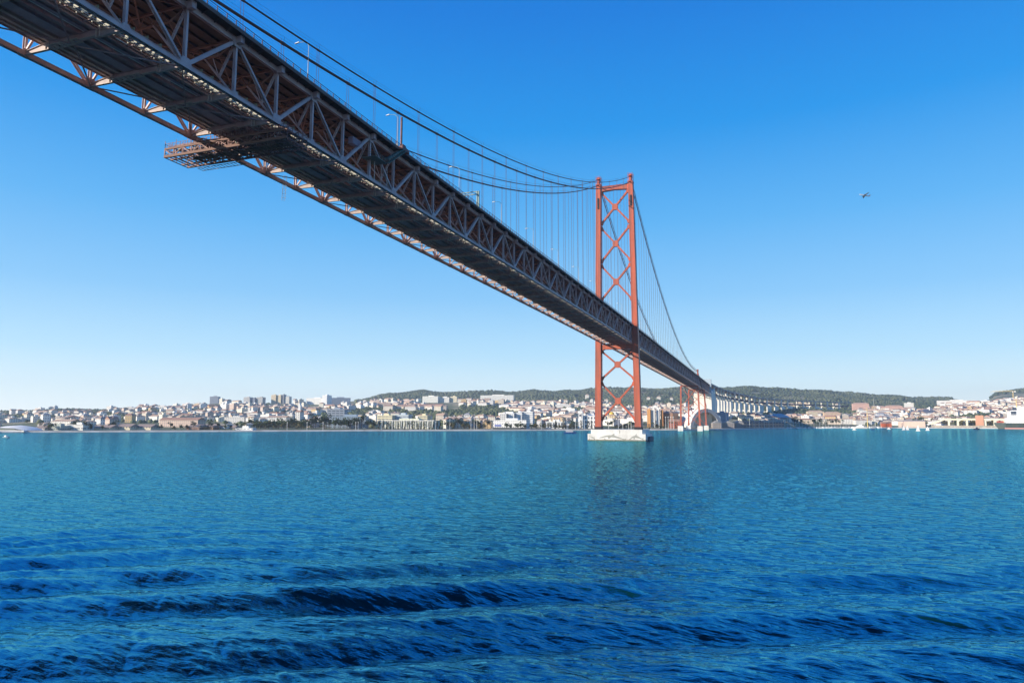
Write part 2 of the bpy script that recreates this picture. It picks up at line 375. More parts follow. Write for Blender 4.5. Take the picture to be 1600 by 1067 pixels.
# bottom floor beams: white haunches rising from the chords to the rail deck, battened middle
mbs = MB()
for k in range(K0, K1+1):
    y = yk(k); z = zb(y); near = -5 <= k < 92; mb = MB() if near else mbs
    for s in (-1, 1):
        xi, xo = s*5.0, s*(HW-.42)
        tip = [(xo, z+.30), (xo, z-.22), (xi, z-.28), (xi, z+1.0)]
        mb.prism(tip, 'y', y-.03, y+.03, 2)
        mb.beam((xo, y, z-.23), (xi, y, z-.30), .46, .05, (0, 0, 1)); mb.beam((xo, y, z+.31), (xi, y, z+1.02), .46, .05, (0, 0, 1))
        if k < 30:
            mb.box(min(xi, xi+s*.06), max(xi, xi+s*.06), y-.22, y-.032, z-.26, z+.98)
            xx = xo+(xi-xo)*.86; mb.box(xx-.03, xx+.03, y-.2, y-.032, z-.24, z+.86)
    mb.box(-5, 5, y-.03, y+.03, z+.05, z+1.0, 1); mb.box(-5, 5, y-.3, y+.3, z+1.0, z+1.05, 1)
    for q in (-.52, .52): mb.box(-5.1, 1.6, y+q-.17, y+q+.17, z-.02, z+.04)
    if k < 30:
        for j in range(6): mb.box(-4.9+j*1.15, -4.3+j*1.15, y-.345, y+.345, z-.07, z-.02) if j % 2 else mb.box(-4.9+j*1.15, -4.2+j*1.15, y-.62, y+.62, z-.08, z-.025)
    mb.box(1.6, 5.05, y-.26, y+.26, z-.02, z+.04)
    if near: part(mb, 'floor_beam', [M_FLOOR, M_RAILB, M_HAUNCH])
part(mbs, 'floor_beam', [M_FLOOR, M_RAILB, M_HAUNCH])['kind'] = 'stuff'
# lower lateral bracing in K form
mb = MB()
for k in range(K0, K1):
    y, y2 = yk(k), yk(k+1); z, z2 = zb(y), zb(y2)
    for s in (-1, 1):
        if k % 2 == 0: mb.beam((s*(HW-.4), y, z-.15), (0, y2-.4, z2-.45), .2, .16)
        else: mb.beam((0, y+.4, z-.45), (s*(HW-.4), y2, z2-.15), .2, .16)
part(mb, 'lateral_bracing', M_RAILB)
# railway deck: stringers, ties, plates
RD = MB()
def run(mb, x0, x1, z0, z1, mi=0, ks=None, seg=1):
    for k in range(*(ks or (K0, K1)), seg):
        y, y2 = yk(k), yk(min(k+seg, (ks or (K0, K1))[1])); za, zc = zb(y), zb(y2)
        mb.add([(x0, y, za+z0), (x1, y, za+z0), (x1, y, za+z1), (x0, y, za+z1), (x0, y2, zc+z0), (x1, y2, zc+z0), (x1, y2, zc+z1), (x0, y2, zc+z1)],
               [(3, 2, 1, 0), (4, 5, 6, 7), (0, 1, 5, 4), (1, 2, 6, 5), (2, 3, 7, 6), (3, 0, 4, 7)], mi)
run(RD, -7.7, 1.75, 1.5, 1.7); run(RD, -7.75, -7.6, 1.2, 2.6)
run(RD, 2.55, 5.0, 1.5, 1.7)
for k in range(K0, 34):
    for j in range(3):
        y = yk(k)+PN*(j+.5)/3; z = zb(y)
        RD.box(-7.6, 1.7, y-.07, y+.07, z+1.28, z+1.498); RD.box(2.5, 6.6, y-.07, y+.07, z+1.28, z+1.498)
rdeck = part(RD, 'rail_deck', M_RAILB)
for x0, x1, z0, mt_, ks in ((-6.75, -6.45, 1.15, M_RAILB, None), (-5.35, -5.05, 1.05, M_RAILB, None), (-3.75, -3.45, 1.05, M_RAILB, None), (-2.1, -.35, 1.05, M_BAND, None), (.9, 1.3, 1.05, M_RAILB, None),
                            (2.9, 3.3, 1.1, M_BAND, None), (4.3, 4.6, 1.1, M_RAILB, None)):
    mb = MB(); run(mb, x0, x1, z0, 1.497, 0)
    run(mb, x0-.12, x1+.12, z0-.05, z0, 0)
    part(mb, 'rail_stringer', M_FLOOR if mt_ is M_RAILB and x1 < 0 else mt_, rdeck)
for xs in ((-5.6, -4.16), (-1.9, -.46)):
    for x in xs:
        mb = MB(); run(mb, x-.04, x+.04, 2.25, 2.42, seg=2); part(mb, 'rail', M_DARK, rdeck)
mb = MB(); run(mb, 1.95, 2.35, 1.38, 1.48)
part(mb, 'slit_light_strip', M_LAMP, rdeck)  # white strip standing in for the bright slit of light between the tracks
# sunlit service walkway east of the tracks: pale slabs, posts, olive screens
wk = MB(); run(wk, 5.1, 5.45, 1.85, 2.0)
run(wk, 6.9, 7.0, 1.7, 2.05)
for k in range(K0, 60):
    for j in range(9 if k < 30 else 4):
        n_ = 9 if k < 30 else 4; y = yk(k)+PN*(j+.5)/n_; z = zb(y); hh = rnd.choice((.35, .45, .9, .45, .5))
        wk.box(5.5+rnd.random()*.2, 6.85, y-.05, y+.05, z+1.7, z+2.05+hh*rnd.random())
        if j % 3 == 1: wk.box(6.62, 6.82, y-.12, y+.12, z+1.6, z+3.1, 0)
        if j % 2 == 0: wk.box(5.3, 5.5, y-.6, y-.52, z+1.3, z+1.85, 0)
walk = part(wk, 'service_walkway', [M_PALE, M_OLIVE])
mb = MB(); 
for k in range(K0, 60):
    y = yk(k)+1.2; z = zb(y); 
    for j in range(4): 
        yy = y+j*2.6; mb.box(7.05, 8.3, yy-.04, yy+.04, z+1.75, z+2.9)
    mb.beam((7.7, yk(k), zb(yk(k))+1.7), (7.7, yk(k+1), zb(yk(k+1))+1.7), .12, .2)
part(mb, 'walkway_screen', M_OLIVE, walk)
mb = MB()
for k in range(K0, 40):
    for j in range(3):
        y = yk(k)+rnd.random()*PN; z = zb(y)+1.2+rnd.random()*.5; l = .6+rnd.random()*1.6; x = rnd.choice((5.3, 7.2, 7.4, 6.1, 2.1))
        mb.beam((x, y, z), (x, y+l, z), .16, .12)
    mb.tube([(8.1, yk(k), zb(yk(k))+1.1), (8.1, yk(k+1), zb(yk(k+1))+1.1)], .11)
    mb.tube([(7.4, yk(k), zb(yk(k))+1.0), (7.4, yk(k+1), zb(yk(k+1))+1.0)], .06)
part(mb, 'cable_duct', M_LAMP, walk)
# transverse frames under the road: lattice floor trusses and inclined laced struts
mbs, mbp = MB(), MB()
for k in range(K0, K1+1):
    y = yk(k); z = zt(y); near = -5 <= k < 92; mb = MB() if near else mbs; zl = z-2.1; zu = z+.25
    if k < 46:
        mb.beam((-HW, y, zu), (HW, y, zu), .34, .4); mb.beam((-6.9, y, zl), (6.9, y, zl), .30, .28)
        mb.beam((-HW+.3, y, z-.2), (-6.9, y, zl), .28, .24); mb.beam((HW-.3, y, z-.2), (6.9, y, zl), .28, .24)
        xs = np.linspace(-6.9, 6.9, 9)
        for i in range(8): mb.beam((xs[i], y, zl if i % 2 == 0 else zu), (xs[i+1], y, zu if i % 2 == 0 else zl), .16, .14)
    else: mb.box(-HW, HW, y-.12, y+.12, zl, zu)
    if near: part(mb, 'floor_truss', M_FLRT)
    if k < 60:
        zc = zb(y)
        for s in (-1, 1):
            mb2 = MB() if -5 <= k < 42 else mbp
            A = np.array((s*(HW-.3), y, zc+.4)); B = np.array((s*3.5, y, zl)); mid = A+(B-A)*.47; T = np.array((s*(HW-.3), y, z-.5))
            mb2.beam(A, B, .34, .30)
            # laced strut from the top node down to the long one
            d = (T-mid)/np.linalg.norm(T-mid); p = np.cross(d, (0, 1, 0))
            if k < 24:
                for q in (-.2, .2): mb2.beam(mid+p*q, T+p*q, .10, .26, (0, 1, 0))
                n_ = 9; Ln = np.linalg.norm(T-mid)
                for i in range(n_):
                    c0 = mid+d*Ln*(i+.2)/n_; c1 = mid+d*Ln*(i+.7)/n_; mb2.beam(c0, c1, .30, .22, (0, 1, 0))
            else: mb2.beam(mid, T, .4, .26, (0, 1, 0))
            if k < 30:
                mb2.beam(mid, mid+np.array((-s*1.6, 0, 3.9)), .12, .12); 
            if mb2 is not mbp: part(mb2, 'sway_brace', M_FLRT if k % 1 else M_TRUSS)
part(mbs, 'floor_truss', M_FLRT)['kind'] = 'stuff'; part(mbp, 'sway_brace', M_TRUSS)['kind'] = 'stuff'
# upper laterals and road stringers
mb = MB()
for k in range(K0, 60):
    y, y2 = yk(k), yk(k+1); z, z2 = zt(y), zt(y2); s = 1 if k % 2 else -1
    mb.beam((s*(HW-.3), y, z-.1), (0, y2, z2-.1), .26, .22); mb.beam((0, y, z-.1), (s*(HW-.3), y2, z2-.1), .26, .22)
    mb.beam((6.9, y, z-2.1), (0, y2, z2-2.1), .14, .14); mb.beam((-6.9, y, z-2.1), (0, y2, z2-2.1), .14, .14)
part(mb, 'upper_lateral_bracing', M_FLRT)
RO = MB()
def runt(mb, x0, x1, z0, z1, mi=0, seg=1, ks=(K0, K1)):
    for k in range(ks[0], ks[1], seg):
        y, y2 = yk(k), yk(min(k+seg, ks[1])); za, zc = zt(y), zt(y2)
        mb.add([(x0, y, za+z0), (x1, y, za+z0), (x1, y, za+z1), (x0, y, za+z1), (x0, y2, zc+z0), (x1, y2, zc+z0), (x1, y2, zc+z1), (x0, y2, zc+z1)],
               [(3, 2, 1, 0), (4, 5, 6, 7), (0, 1, 5, 4), (1, 2, 6, 5), (2, 3, 7, 6), (3, 0, 4, 7)], mi)
runt(RO, -12.75, 12.75, .95, 1.2); runt(RO, 12.55, 12.8, .55, 1.28); runt(RO, -12.8, -12.55, .55, 1.28)
for k in range(K0, 50):
    for j in range(4):
        y = yk(k)+PN*j/4; z = zt(y)
        for s in (-1, 1): RO.prism([(s*10.6, z+.15), (s*10.6, z+.94), (s*12.54, z+.94), (s*12.54, z+.65)], 'y', y-.06, y+.06)
road = part(RO, 'road_deck', M_ROAD)
for x in (-9.2, -6.6, -4, -1.4, 1.4, 4, 6.6, 9.2):
    mb = MB(); runt(mb, x-.04, x+.04, .46, .94); runt(mb, x-.14, x+.14, .42, .46); part(mb, 'road_stringer', M_ROAD, road)
mb = MB(); runt(mb, -10.4, -.3, 1.203, 1.29, seg=4); runt(mb, .3, 10.4, 1.203, 1.29, seg=4); part(mb, 'asphalt', mat('asphalt', (.05, .05, .05), .9), road)
for s in (-1, 1):
    mb = MB()
    for k in range(K0, K1):
        y, y2 = yk(k), yk(k+1)
        for zz, th_ in ((2.3, .09), (1.85, .045), (1.5, .045)): mb.beam((s*12.68, y, zt(y)+zz), (s*12.68, y2, zt(y2)+zz), th_, th_)
        n_ = 5 if k < 45 else 3
        for j in range(n_):
            yy = y+PN*j/n_; z = zt(yy); mb.box(s*12.68-.05, s*12.68+.05, yy-.07, yy+.07, z+1.28, z+2.34)
    part(mb, 'railing', M_RAIL)
mb = MB(); runt(mb, -.15, .15, 1.3, 2.0, seg=2); part(mb, 'median_barrier', M_SIGN, road)
# main cables and hangers
def zcab(y, up):
    e = 3.9 if up else 0.
    if y <= 0:
        q = ((y+506.4)/506.4)**2
        return (87.1+104.6*q) if up else (83.8+103.8*q)
    if y <= 483: return 187.6+e-.4785*y+.000534*y*y-(e*.6*y/483)
    return 80.9+e*.4-.36*(y-483)
CX = 11.75
ys = sorted(set(list(np.arange(-600, 0.1, 11.51/2))+list(np.arange(0, 484, 11.51))+[483, 640]))
for s in (-1, 1):
    for up in (False, True):
        r = .19 if up else .30
        cb = part(MB().tube([(s*CX, y, zcab(y, up)) for y in ys], r, 10), 'main_cable', M_CABLE, smooth=True)
        mb = MB()
        for q in (-.45, .45): mb.tube([(s*CX+q, y, zcab(y, up)+1.15) for y in ys], .022, 4)
        part(mb, 'hand_rope', M_CABLE, cb)
        y = 0
# hangers: ropes in pairs from every second panel point
hall = []
for k in range(K0, 77):
    up = bool(k % 2); y = yk(k)+ (.0)
    if abs(y) < 8 or abs(y-483) < 10: continue
    for s in (-1, 1): hall.append((abs(y+493), k, s, y, up))
hall.sort(); nind = 100
sf, sb = MB(), MB()
for i, (_, k, s, y, up) in enumerate(hall):
    zc = zcab(y, up); z0 = zt(y)+.2
    if zc-z0 < 1: continue
    mb = MB() if i < nind else sf; bd = MB() if i < nind else sb
    for q in (-.38, .38): mb.tube([(s*CX, y+q, z0), (s*CX, y+q, zc)], .042 if y < 50 else .05, 5)
    if up and zc > z0+8:
        mb.beam((s*CX, y-.5, zc-3.2), (s*CX, y+.5, zc-3.2), .07, .12); mb.tube([(s*CX, y, zc-3.2), (s*CX, y, zc-1)], .03, 4)
    r = .25 if up else .37; sl_ = (zcab(y+.5, up)-zcab(y-.5, up))
    bd.tube([(s*CX, y-.5, zc-sl_/2), (s*CX, y+.5, zc+sl_/2)], r, 10, cap=True)
    for q in (-.45, .45): bd.tube([(s*CX+q*.5, y, zc+.2), (s*CX+q, y, zc+1.25)], .035, 4)
    if i < nind:
        h_ = part(mb, 'hanger', M_HANG); part(bd, 'cable_band', M_CABLE, h_)
part(sf, 'hanger', M_HANG)['kind'] = 'stuff'; part(sb, 'cable_band', M_CABLE)['kind'] = 'stuff'

# ---- main tower
def lx(z): return 14.09+(11.75-14.09)*(z-11)/(190.5-11)
def lw(z): return 2.15-.5*(z-11)/180          # half width
LD = 2.9
for s in (-1, 1):
    mb = MB(); zs = [11.2, 13, 40, 66, 70, 100, 130, 160, 180, 187]
    def ring(z, g=0): return [(s*lx(z)+a*(lw(z)+g), b_*(LD-.5*(z-11)/180+g), z) for a, b_ in ((-1, -1), (1, -1), (1, 1), (-1, 1))]
    vs = []; fs = []
    for z in zs: vs += ring(z)
    for i in range(len(zs)-1):
        for j in range(4): fs.append((i*4+j, i*4+(j+1) % 4, i*4+4+(j+1) % 4, i*4+4+j))
    fs.append((3, 2, 1, 0)); n = 4*(len(zs)-1); fs.append((n, n+1, n+2, n+3))
    mb.add(vs, fs)
    # cell ribs proud of the faces, splice bands
    for z0, z1 in zip(zs[1:-1], zs[2:]):
        for sx in (-1, 1):
            for sy in (-1, 1):
                a = (s*lx(z0)+sx*(lw(z0)-.3), sy*(LD-.5*(z0-11)/180+.05), z0); b_ = (s*lx(z1)+sx*(lw(z1)-.3), sy*(LD-.5*(z1-11)/180+.05), z1)
                mb.beam(a, b_, .55, .14, (0, 1, 0))
    for z in np.arange(22, 186, 12.2):
        g = .07; r_ = [(p[0], p[1], z+dz) for dz in (0, .35) for p in ring(z, g)]
        mb.add(r_, [(3, 2, 1, 0), (4, 5, 6, 7), (0, 1, 5, 4), (1, 2, 6, 5), (2, 3, 7, 6), (3, 0, 4, 7)])
    leg = part(mb, 'tower_leg', M_TOWER)
    part(MB().box(s*lx(9)-2.5, s*lx(9)+2.5, -3.3, 3.3, 9.2, 11.2), 'leg_base', M_BASE, leg)
    cx = s*11.75
    mb = MB().box(cx-1.9, cx+1.9, -2.9, 2.9, 187, 187.5).prism([(-3.1, 187.5), (3.1, 187.5), (3.1, 188.6), (1.4, 191.2), (-1.4, 191.2), (-3.1, 188.6)], 'x', cx-.75, cx+.75)
    mb.prism([(-2.9, 191.2), (2.9, 191.2), (1.6, 193.2), (-1.6, 193.2)], 'x', cx-1.0, cx+1.0)
    for q in (-1.7, 1.7):
        for p in (-2.7, 0, 2.7): mb.box(cx+q-.07, cx+q+.07, p-.07, p+.07, 187.5, 193.4)
    for q in (-1.75, 1.75): mb.box(cx+q-.05, cx+q+.05, -2.8, 2.8, 192.0, 192.15); mb.box(cx+q-.05, cx+q+.05, -2.8, 2.8, 193.35, 193.5)
    mb.box(cx-1.8, cx+1.8, -2.8, -2.7, 193.35, 193.5); mb.box(cx-1.8, cx+1.8, 2.7, 2.8, 193.35, 193.5)
    part(mb, 'cable_saddle', M_TOWER, leg)
    mb = MB(); zz = 173
    mb.box(s*lx(zz)-.55, s*lx(zz)+.55, -LD-.02, -LD+.3, zz-4, zz+4)
    part(mb, 'access_recess', M_BASE, leg)
# portal beams
mb = MB(); xi = lx(184)-1.6
mb.prism([(-xi, 185.6), (-xi, 181.6), (-xi+1.5, 182.3), (0, 182.9), (xi-1.5, 182.3), (xi, 181.6), (xi, 185.6)], 'y', -1.6, 1.6)
mb.box(-xi, xi, -1.85, 1.85, 185.6, 185.9); part(mb, 'portal_beam', M_TOWER)
mb = MB(); xi = lx(68)-1.9; mb.prism([(-xi, 69.2), (-xi, 64.8), (-xi+2.5, 66), (xi-2.5, 66), (xi, 64.8), (xi, 69.2)], 'y', -1.9, 1.9); part(mb, 'portal_beam', M_TOWER)
def xbrace(z0, z1):
    mb = MB(); xa, xb = lx(z0)-1.6, lx(z1)-1.6; zc = z0+(z1-z0)*xa/(xa+xb); w = 1.2
    for s in (-1, 1):
        for (x, z) in ((s*xa, z0), (s*xb, z1)):
            a = np.array((x, 0, z)); c = np.array((0, 0, zc)); d = (c-a)/np.linalg.norm(c-a)
            mb.beam(a, a+d*2.6, 1.7, 3.2, (0, 1, 0) if False else (d[2], 0, -d[0]), h2=w)
            mb.beam(a+d*2.6, c-d*1.5, 1.7, w, (d[2], 0, -d[0]))
    g = 2.1; gz = g*1.05
    mb.prism([(-g, zc-gz*.45), (-g*.45, zc-gz), (g*.45, zc-gz), (g, zc-gz*.45), (g, zc+gz*.45), (g*.45, zc+gz), (-g*.45, zc+gz), (-g, zc+gz*.45)], 'y', -.92, .92)
    part(mb, 'cross_brace', M_TOWER)
xbrace(157.8, 181.8); xbrace(129.6, 155.2); xbrace(101.5, 127.3)
xbrace(44.6, 65.2); xbrace(16.0, 42.2)
# pier with painted dolphins
mb = MB()
mb.prism([(-20.6, -4.8), (19.6, -4.8), (20.4, -3.4), (20.4, 19), (19.2, 20.6), (-20.2, 20.6), (-21.4, 19), (-21.4, -3.4)], 'z', -13.9, 6.3)
mb.prism([(-18.2, -4.2), (17.2, -4.2), (19.2, -2), (19.2, 16), (17, 18), (-17, 18), (-19.2, 16), (-19.2, -2.6)], 'z', 6.3, 9.3)
pier = part(mb, 'pier', M_CONC)
part(MB().prism([(-20.7, -4.9), (19.7, -4.9), (20.5, -3.4), (20.5, 19), (-21.5, 19), (-21.5, -3.4)], 'z', -1, 2.35), 'tide_band', mat('tide_band_weed', (.16, .15, .1), .9, c2=(.3, .28, .22), scale=1.2), pier)
def dolphin(x0, z0, L_, fl=1, rot=0, H=1.):
    out = [(0, .0), (.06, .07), (.14, .11), (.24, .19), (.38, .245), (.46, .25), (.50, .31), (.57, .385), (.56, .27), (.60, .235), (.72, .17), (.86, .09), (.95, .07), (1.0, .11),
           (.99, .02), (1.0, -.06), (.94, -.0), (.84, .03), (.70, .075), (.55, .11), (.45, .13), (.42, .06), (.36, .0), (.34, .07), (.33, .125), (.22, .095), (.12, .03)]
    c, s_ = math.cos(rot), math.sin(rot)
    pts = [(x0+fl*L_*(a*c-b_*H*s_), z0+L_*(a*s_+b_*H*c)) for a, b_ in out]
    if fl < 0: pts = pts[::-1]
    MB_ = MB().prism(pts, 'y', -4.835, -4.79); part(MB_, 'painted_dolphin', M_DOLPH, pier)
dolphin(-20.4, 4.6, 7.0, 1, -.62, .8); dolphin(-13.2, 3.3, 19.5, 1, -.06, .55); dolphin(7.9, 2.2, 10.2, 1, .05, 1.1)
part(MB().box(-20.2, -19.6, -4.84, -4.79, 2.2, 2.9).box(-9.2, -8.6, -4.84, -4.79, 2.4, 3.1).box(1.4, 1.9, -4.25, -4.19, 6.6, 9.0), 'wall_mark', M_DOLPH, pier)
mb = MB(); mb.box(20.55, 22.2, -1, 14, -13, 4.6)
part(mb, 'shaded_side_block', mat('side_shade_blue', (.05, .09, .13), .7), pier)  # dark blue block: shade of the pier's side put into its colour
# ---- side bents under the side span
for yb in (483., 583.):
    mb = MB(); zt_ = zb(yb)-.8
    for s in (-1, 1):
        mb.beam((s*12.6, yb, 8.4), (s*11.2, yb, zt_), 2.2, 2.0, (0, 1, 0), w2=1.8)
        mb.beam((s*13.6, yb, 8.4), (s*12.5, yb, 22), 1.2, 1.8, (0, 1, 0), w2=.5)
    bent = part(mb, 'side_bent', M_TOWER)
    zs_ = [10, 34, zt_-1.5]
    for a, b_ in zip(zs_[:-1], zs_[1:]):
        mb = MB(); mb.beam((-11.6, yb, a), (11.6, yb, b_), .6, .8, (0, 1, 0)); mb.beam((11.6, yb+.8, a), (-11.6, yb+.8, b_), .6, .8, (0, 1, 0)); part(mb, 'bent_brace', M_TOWER, bent)
    part(MB().beam((-11.4, yb, zt_-.6), (11.4, yb, zt_-.6), 1.6, 1.6), 'bent_cap_beam', M_TOWER, bent)
    mb = MB()
    for s in (-1, 1): mb.box(s*12.8-3.4, s*12.8+3.4, yb-3.4, yb+3.4, -2, 8.4)
    part(mb, 'bent_footing', M_CONC, bent)
    if yb < 500:
        mb = MB()
        for s in (-1, 1): mb.box(s*11.6-.9, s*11.6+.9, yb-1, yb+1, zt(yb)-1, zt(yb)+9.6).box(s*11.6-1.3, s*11.6+1.3, yb-1.4, yb+1.4, zt(yb)+9.6, zt(yb)+10.4)
        part(mb, 'cable_post', M_TOWER, bent)
mb = MB().prism([(686, 0), (770, 0), (770, 70), (690, 59), (686, 59)], 'x', -14, 13.6).box(-14.6, 14.2, 684.8, 689, 52, 54)
part(mb, 'anchorage', mat('anchorage_concrete', (.85, .81, .71), .8, c2=(.72, .68, .6), scale=.06, detail=8))

# ---- maintenance gantry slung under the truss
G = empty('maintenance_gantry', (0, -381.5, 71.7), 0, 'rusty pink maintenance cradle slung beneath the truss with railings and yellow panel', 'maintenance gantry')
mb = MB(); x0, x1 = -17.3, 13.6
gy, gz = 3.1, 0
for yy in (-gy, gy):
    mb.beam((x0, yy, -1.5), (x1, yy, -1.5), .3, .34); mb.beam((x0, yy, .2), (x1, yy, .2), .26, .28); mb.beam((x0+1, yy*.5, 1.4), (x1-1, yy*.5, 1.4), .2, .2)
    n_ = 13; xs = np.linspace(x0, x1, n_+1)
    for i in range(n_):
        mb.beam((xs[i], yy, -1.4), (xs[i], yy, .2), .18, .18); mb.beam((xs[i]+.6, yy, .2), (xs[i]+1.4, yy*.5, 1.4), .12, .12); a, b_ = (-1.4, .15) if i % 2 else (.15, -1.4)
        mb.beam((xs[i], yy, a), (xs[i+1], yy, b_), .18, .18)
for i in range(27):
    x = x0+(x1-x0)*i/26; mb.beam((x, -gy, -1.55), (x, gy, -1.55), .12, .16)
    if i % 2 == 0: mb.beam((x, -gy, .15), (x, gy, .15), .12, .12)
mb.build('frame', M_GANT, G)
mb = MB()
for i in range(52):
    x = x0+2+(x1-x0-3)*i/52; a_ = rnd.uniform(-gy+.2, -.4); c_ = rnd.uniform(.2, gy-.2)
    if x > x0+5: mb.box(x, x+rnd.uniform(.3, .56), a_, c_, -1.43, -1.36)
    if i % 3: mb.box(x, x+.4, -1.5, 1.5, .28, .33)
    if rnd.random() < .45: mb.box(x, x+.12, a_, a_+.12, -1.3, rnd.uniform(-.3, 1.2))
mb.box(x0+5, x1-1, -.5, .5, -1.5, -1.44); mb.build('floor_mesh', M_GANTD, G)
mb = MB()
for i in range(32):
    x = x0+(x1-x0)*i/31
    for yy in (-gy, -gy*.5, gy*.5, gy): mb.beam((x, yy, -1.5 if i % 2 else .2), (x, yy, 1.5 if i % 3 else 2.0), .08, .08, (0, 1, 0))
for yy in (-gy*.5, gy*.5): mb.beam((x0, yy, -1.5), (x1, yy, -1.5), .3, .3); mb.beam((x0, yy, .2), (x1, yy, .2), .2, .2)
mb.box(x0+9, x1-3, -gy*.5, gy*.5, 1.5, 1.56)
mb.build('cage', M_GANT, G)
for yy, z0 in ((-gy, .3), (gy, .3), (-1.6, .31)):
    mb = MB()
    for zz in (.55, 1.1): mb.beam((x0, yy, z0+zz), (x1, yy, z0+zz), .06, .06)
    for i in range(24): x = x0+(x1-x0)*i/23; mb.beam((x, yy, z0), (x, yy, z0+1.15), .06, .06, (0, 1, 0))
    mb.build('guard_rail', M_GANT, G)
mb = MB()
for zz in (-1.5, -.6, .4, 1.3): mb.beam((x0, -gy, zz), (x0, gy, zz), .08, .08)
for j in range(5): mb.beam((x0, -gy+j*1.55, -1.5), (x0, -gy+j*1.55, 1.4), .08, .08, (0, 1, 0))
mb.build('guard_rail', M_GANT, G)
mb = MB()                                     # fold-out ladder frame on the north side
for yy in (gy+.3, gy+1.9): mb.beam((x0+2.5, yy, -1.9), (x0+14, yy, -1.9), .1, .1)
for i in range(14): x = x0+2.5+11.5*i/13; mb.beam((x, gy+.3, -1.9), (x, gy+1.9, -1.9), .08, .08)
mb.build('outrigger', M_DARK, G)
mb = MB()
for yy in (-gy-.2, gy+.2): mb.box(x0, x1, yy-.03, yy+.03, -1.66, -1.15)
mb.box(x0, x1, -gy-.15, -gy-.1, .05, .45); mb.build('toe_board', M_GANTD, G)
for x in (-HW, HW):
    mb = MB()
    for yy in (-1.2, 1.2): mb.beam((x, yy, .2), (x, yy, 2.0), .18, .18, (0, 1, 0))
    mb.box(x-.7, x+.7, -1.5, 1.5, 1.62, 1.85); mb.build('trolley', M_DARK, G)
MB().box(-8.2, -6.0, gy-3.2, gy-3.1, .2, 1.7).build('panel', M_YEL, G)
mb = MB()
for x, y, l in ((-15, -2, 3), (-12, -1, 4), (-10, 0, 3.4), (-4, -1, 3.2), (0, -2.2, 2.4), (5, -2, 3), (7.5, 0, 2.6), (9.5, -2, 2)):
    mb.beam((x, y, .25), (x+l*.6, y-.8, -1.2), .13, .13); mb.box(x, x+.7, y, y+.5, .3, 1.0)
mb.build('strut', M_PALE, G)

# ---- green inspection basket reaching over the parapet, ladder cage, and cabinet inside the truss
yg = -343.; zg = zt(yg)
I = empty('inspection_platform', (12.9, yg, zg), 0, 'green inspection platform folded down over the parapet and into the truss', 'inspection platform')
mb = MB(); a = np.array((.3, 5.6, 1.6)); c = np.array((.4, -3.6, -4.6))
for q in (-.55, .55):
    mb.beam(a+(q, 0, 0), c+(q, 0, 0), .16, .2); mb.beam(a+(q, 0, -.9), c+(q, .4, -1.0), .12, .14)
    for i in range(9):
        p = a+(c-a)*i/9; r_ = a+(c-a)*(i+1)/9; mb.beam(p+(q, 0, 0), r_+(q, 0, -.9), .07, .09)
mb.beam(a+(0, 0, -.85), c+(0, .4, -.95), 1.2, .06); mb.beam(a+(0, 0, -.05), c+(0, .4, -.15), .7, .05); mb.build('boom', M_GREEN, I)
mb = MB(); mb.box(-3.2, .6, -9, -3.6, -5.75, -5.62)
for z in (-5.1, -4.6): 
    mb.beam((.6, -9, z), (.6, -3.6, z), .06, .06); mb.beam((-3.2, -9, z), (-3.2, -3.6, z), .06, .06); mb.beam((-3.2, -9, z), (.6, -9, z), .06, .06)
for i in range(6): y = -9+i*1.08; mb.beam((.6, y, -5.6), (.6, y, -4.6), .06, .06, (0, 1, 0)); mb.beam((-3.2, y, -5.6), (-3.2, y, -4.6), .06, .06, (0, 1, 0))
mb.build('basket', M_GREEN, I)
mb = MB().box(-.6, .9, 3.4, 7.2, .6, 1.5).box(-.4, .5, 4.4, 6, 1.5, 2.3); mb.build('winch', M_GANT, I)
mb = MB()
for x, y in ((-1.4, -6), (-1.2, -3.2), (-.6, -1.4)): mb.tube([(x, y, -5.8), (x, y, -10.6)], .05, 5)
mb.build('pipe', M_LAMP, I)
mb = MB().box(0, 1.2, 0, 4.3, 0, 1.7)
for i in range(4): mb.box(1.2, 1.24, .3+i*1.0, .9+i*1.0, .15, 1.55)
e = mb.build('equipment_cabinet', mat('cabinet_grey_purple', (.28, .2, .24), .6), None, (9.4, -357.4, 79.9)); tag(e, 'boxy grey cabinet mounted inside the truss beside the green platform', 'cabinet')
mb = MB(); 
for q in (-.35, .35): mb.tube([(q, -.9, 0), (q, .9, -5.6)], .05, 5)
for i in range(12): t_ = i/11; mb.tube([(-.35, -.9+1.8*t_, -5.6*t_), (.35, -.9+1.8*t_, -5.6*t_)], .035, 4)
for i in range(6): t_ = i/6+.08; mb.tube([(-.35, -.9+1.8*t_, -5.6*t_), (-.5, -1.4+1.8*t_, -5.6*t_), (.5, -1.4+1.8*t_, -5.6*t_), (.35, -.9+1.8*t_, -5.6*t_)], .03, 4)
e = mb.build('access_ladder', M_LAMP, None, (-9.4, -356, 74.6)); e.rotation_euler = (0, 0, .8); tag(e, 'pale caged ladder hanging below the rail deck beyond the cradle', 'ladder')

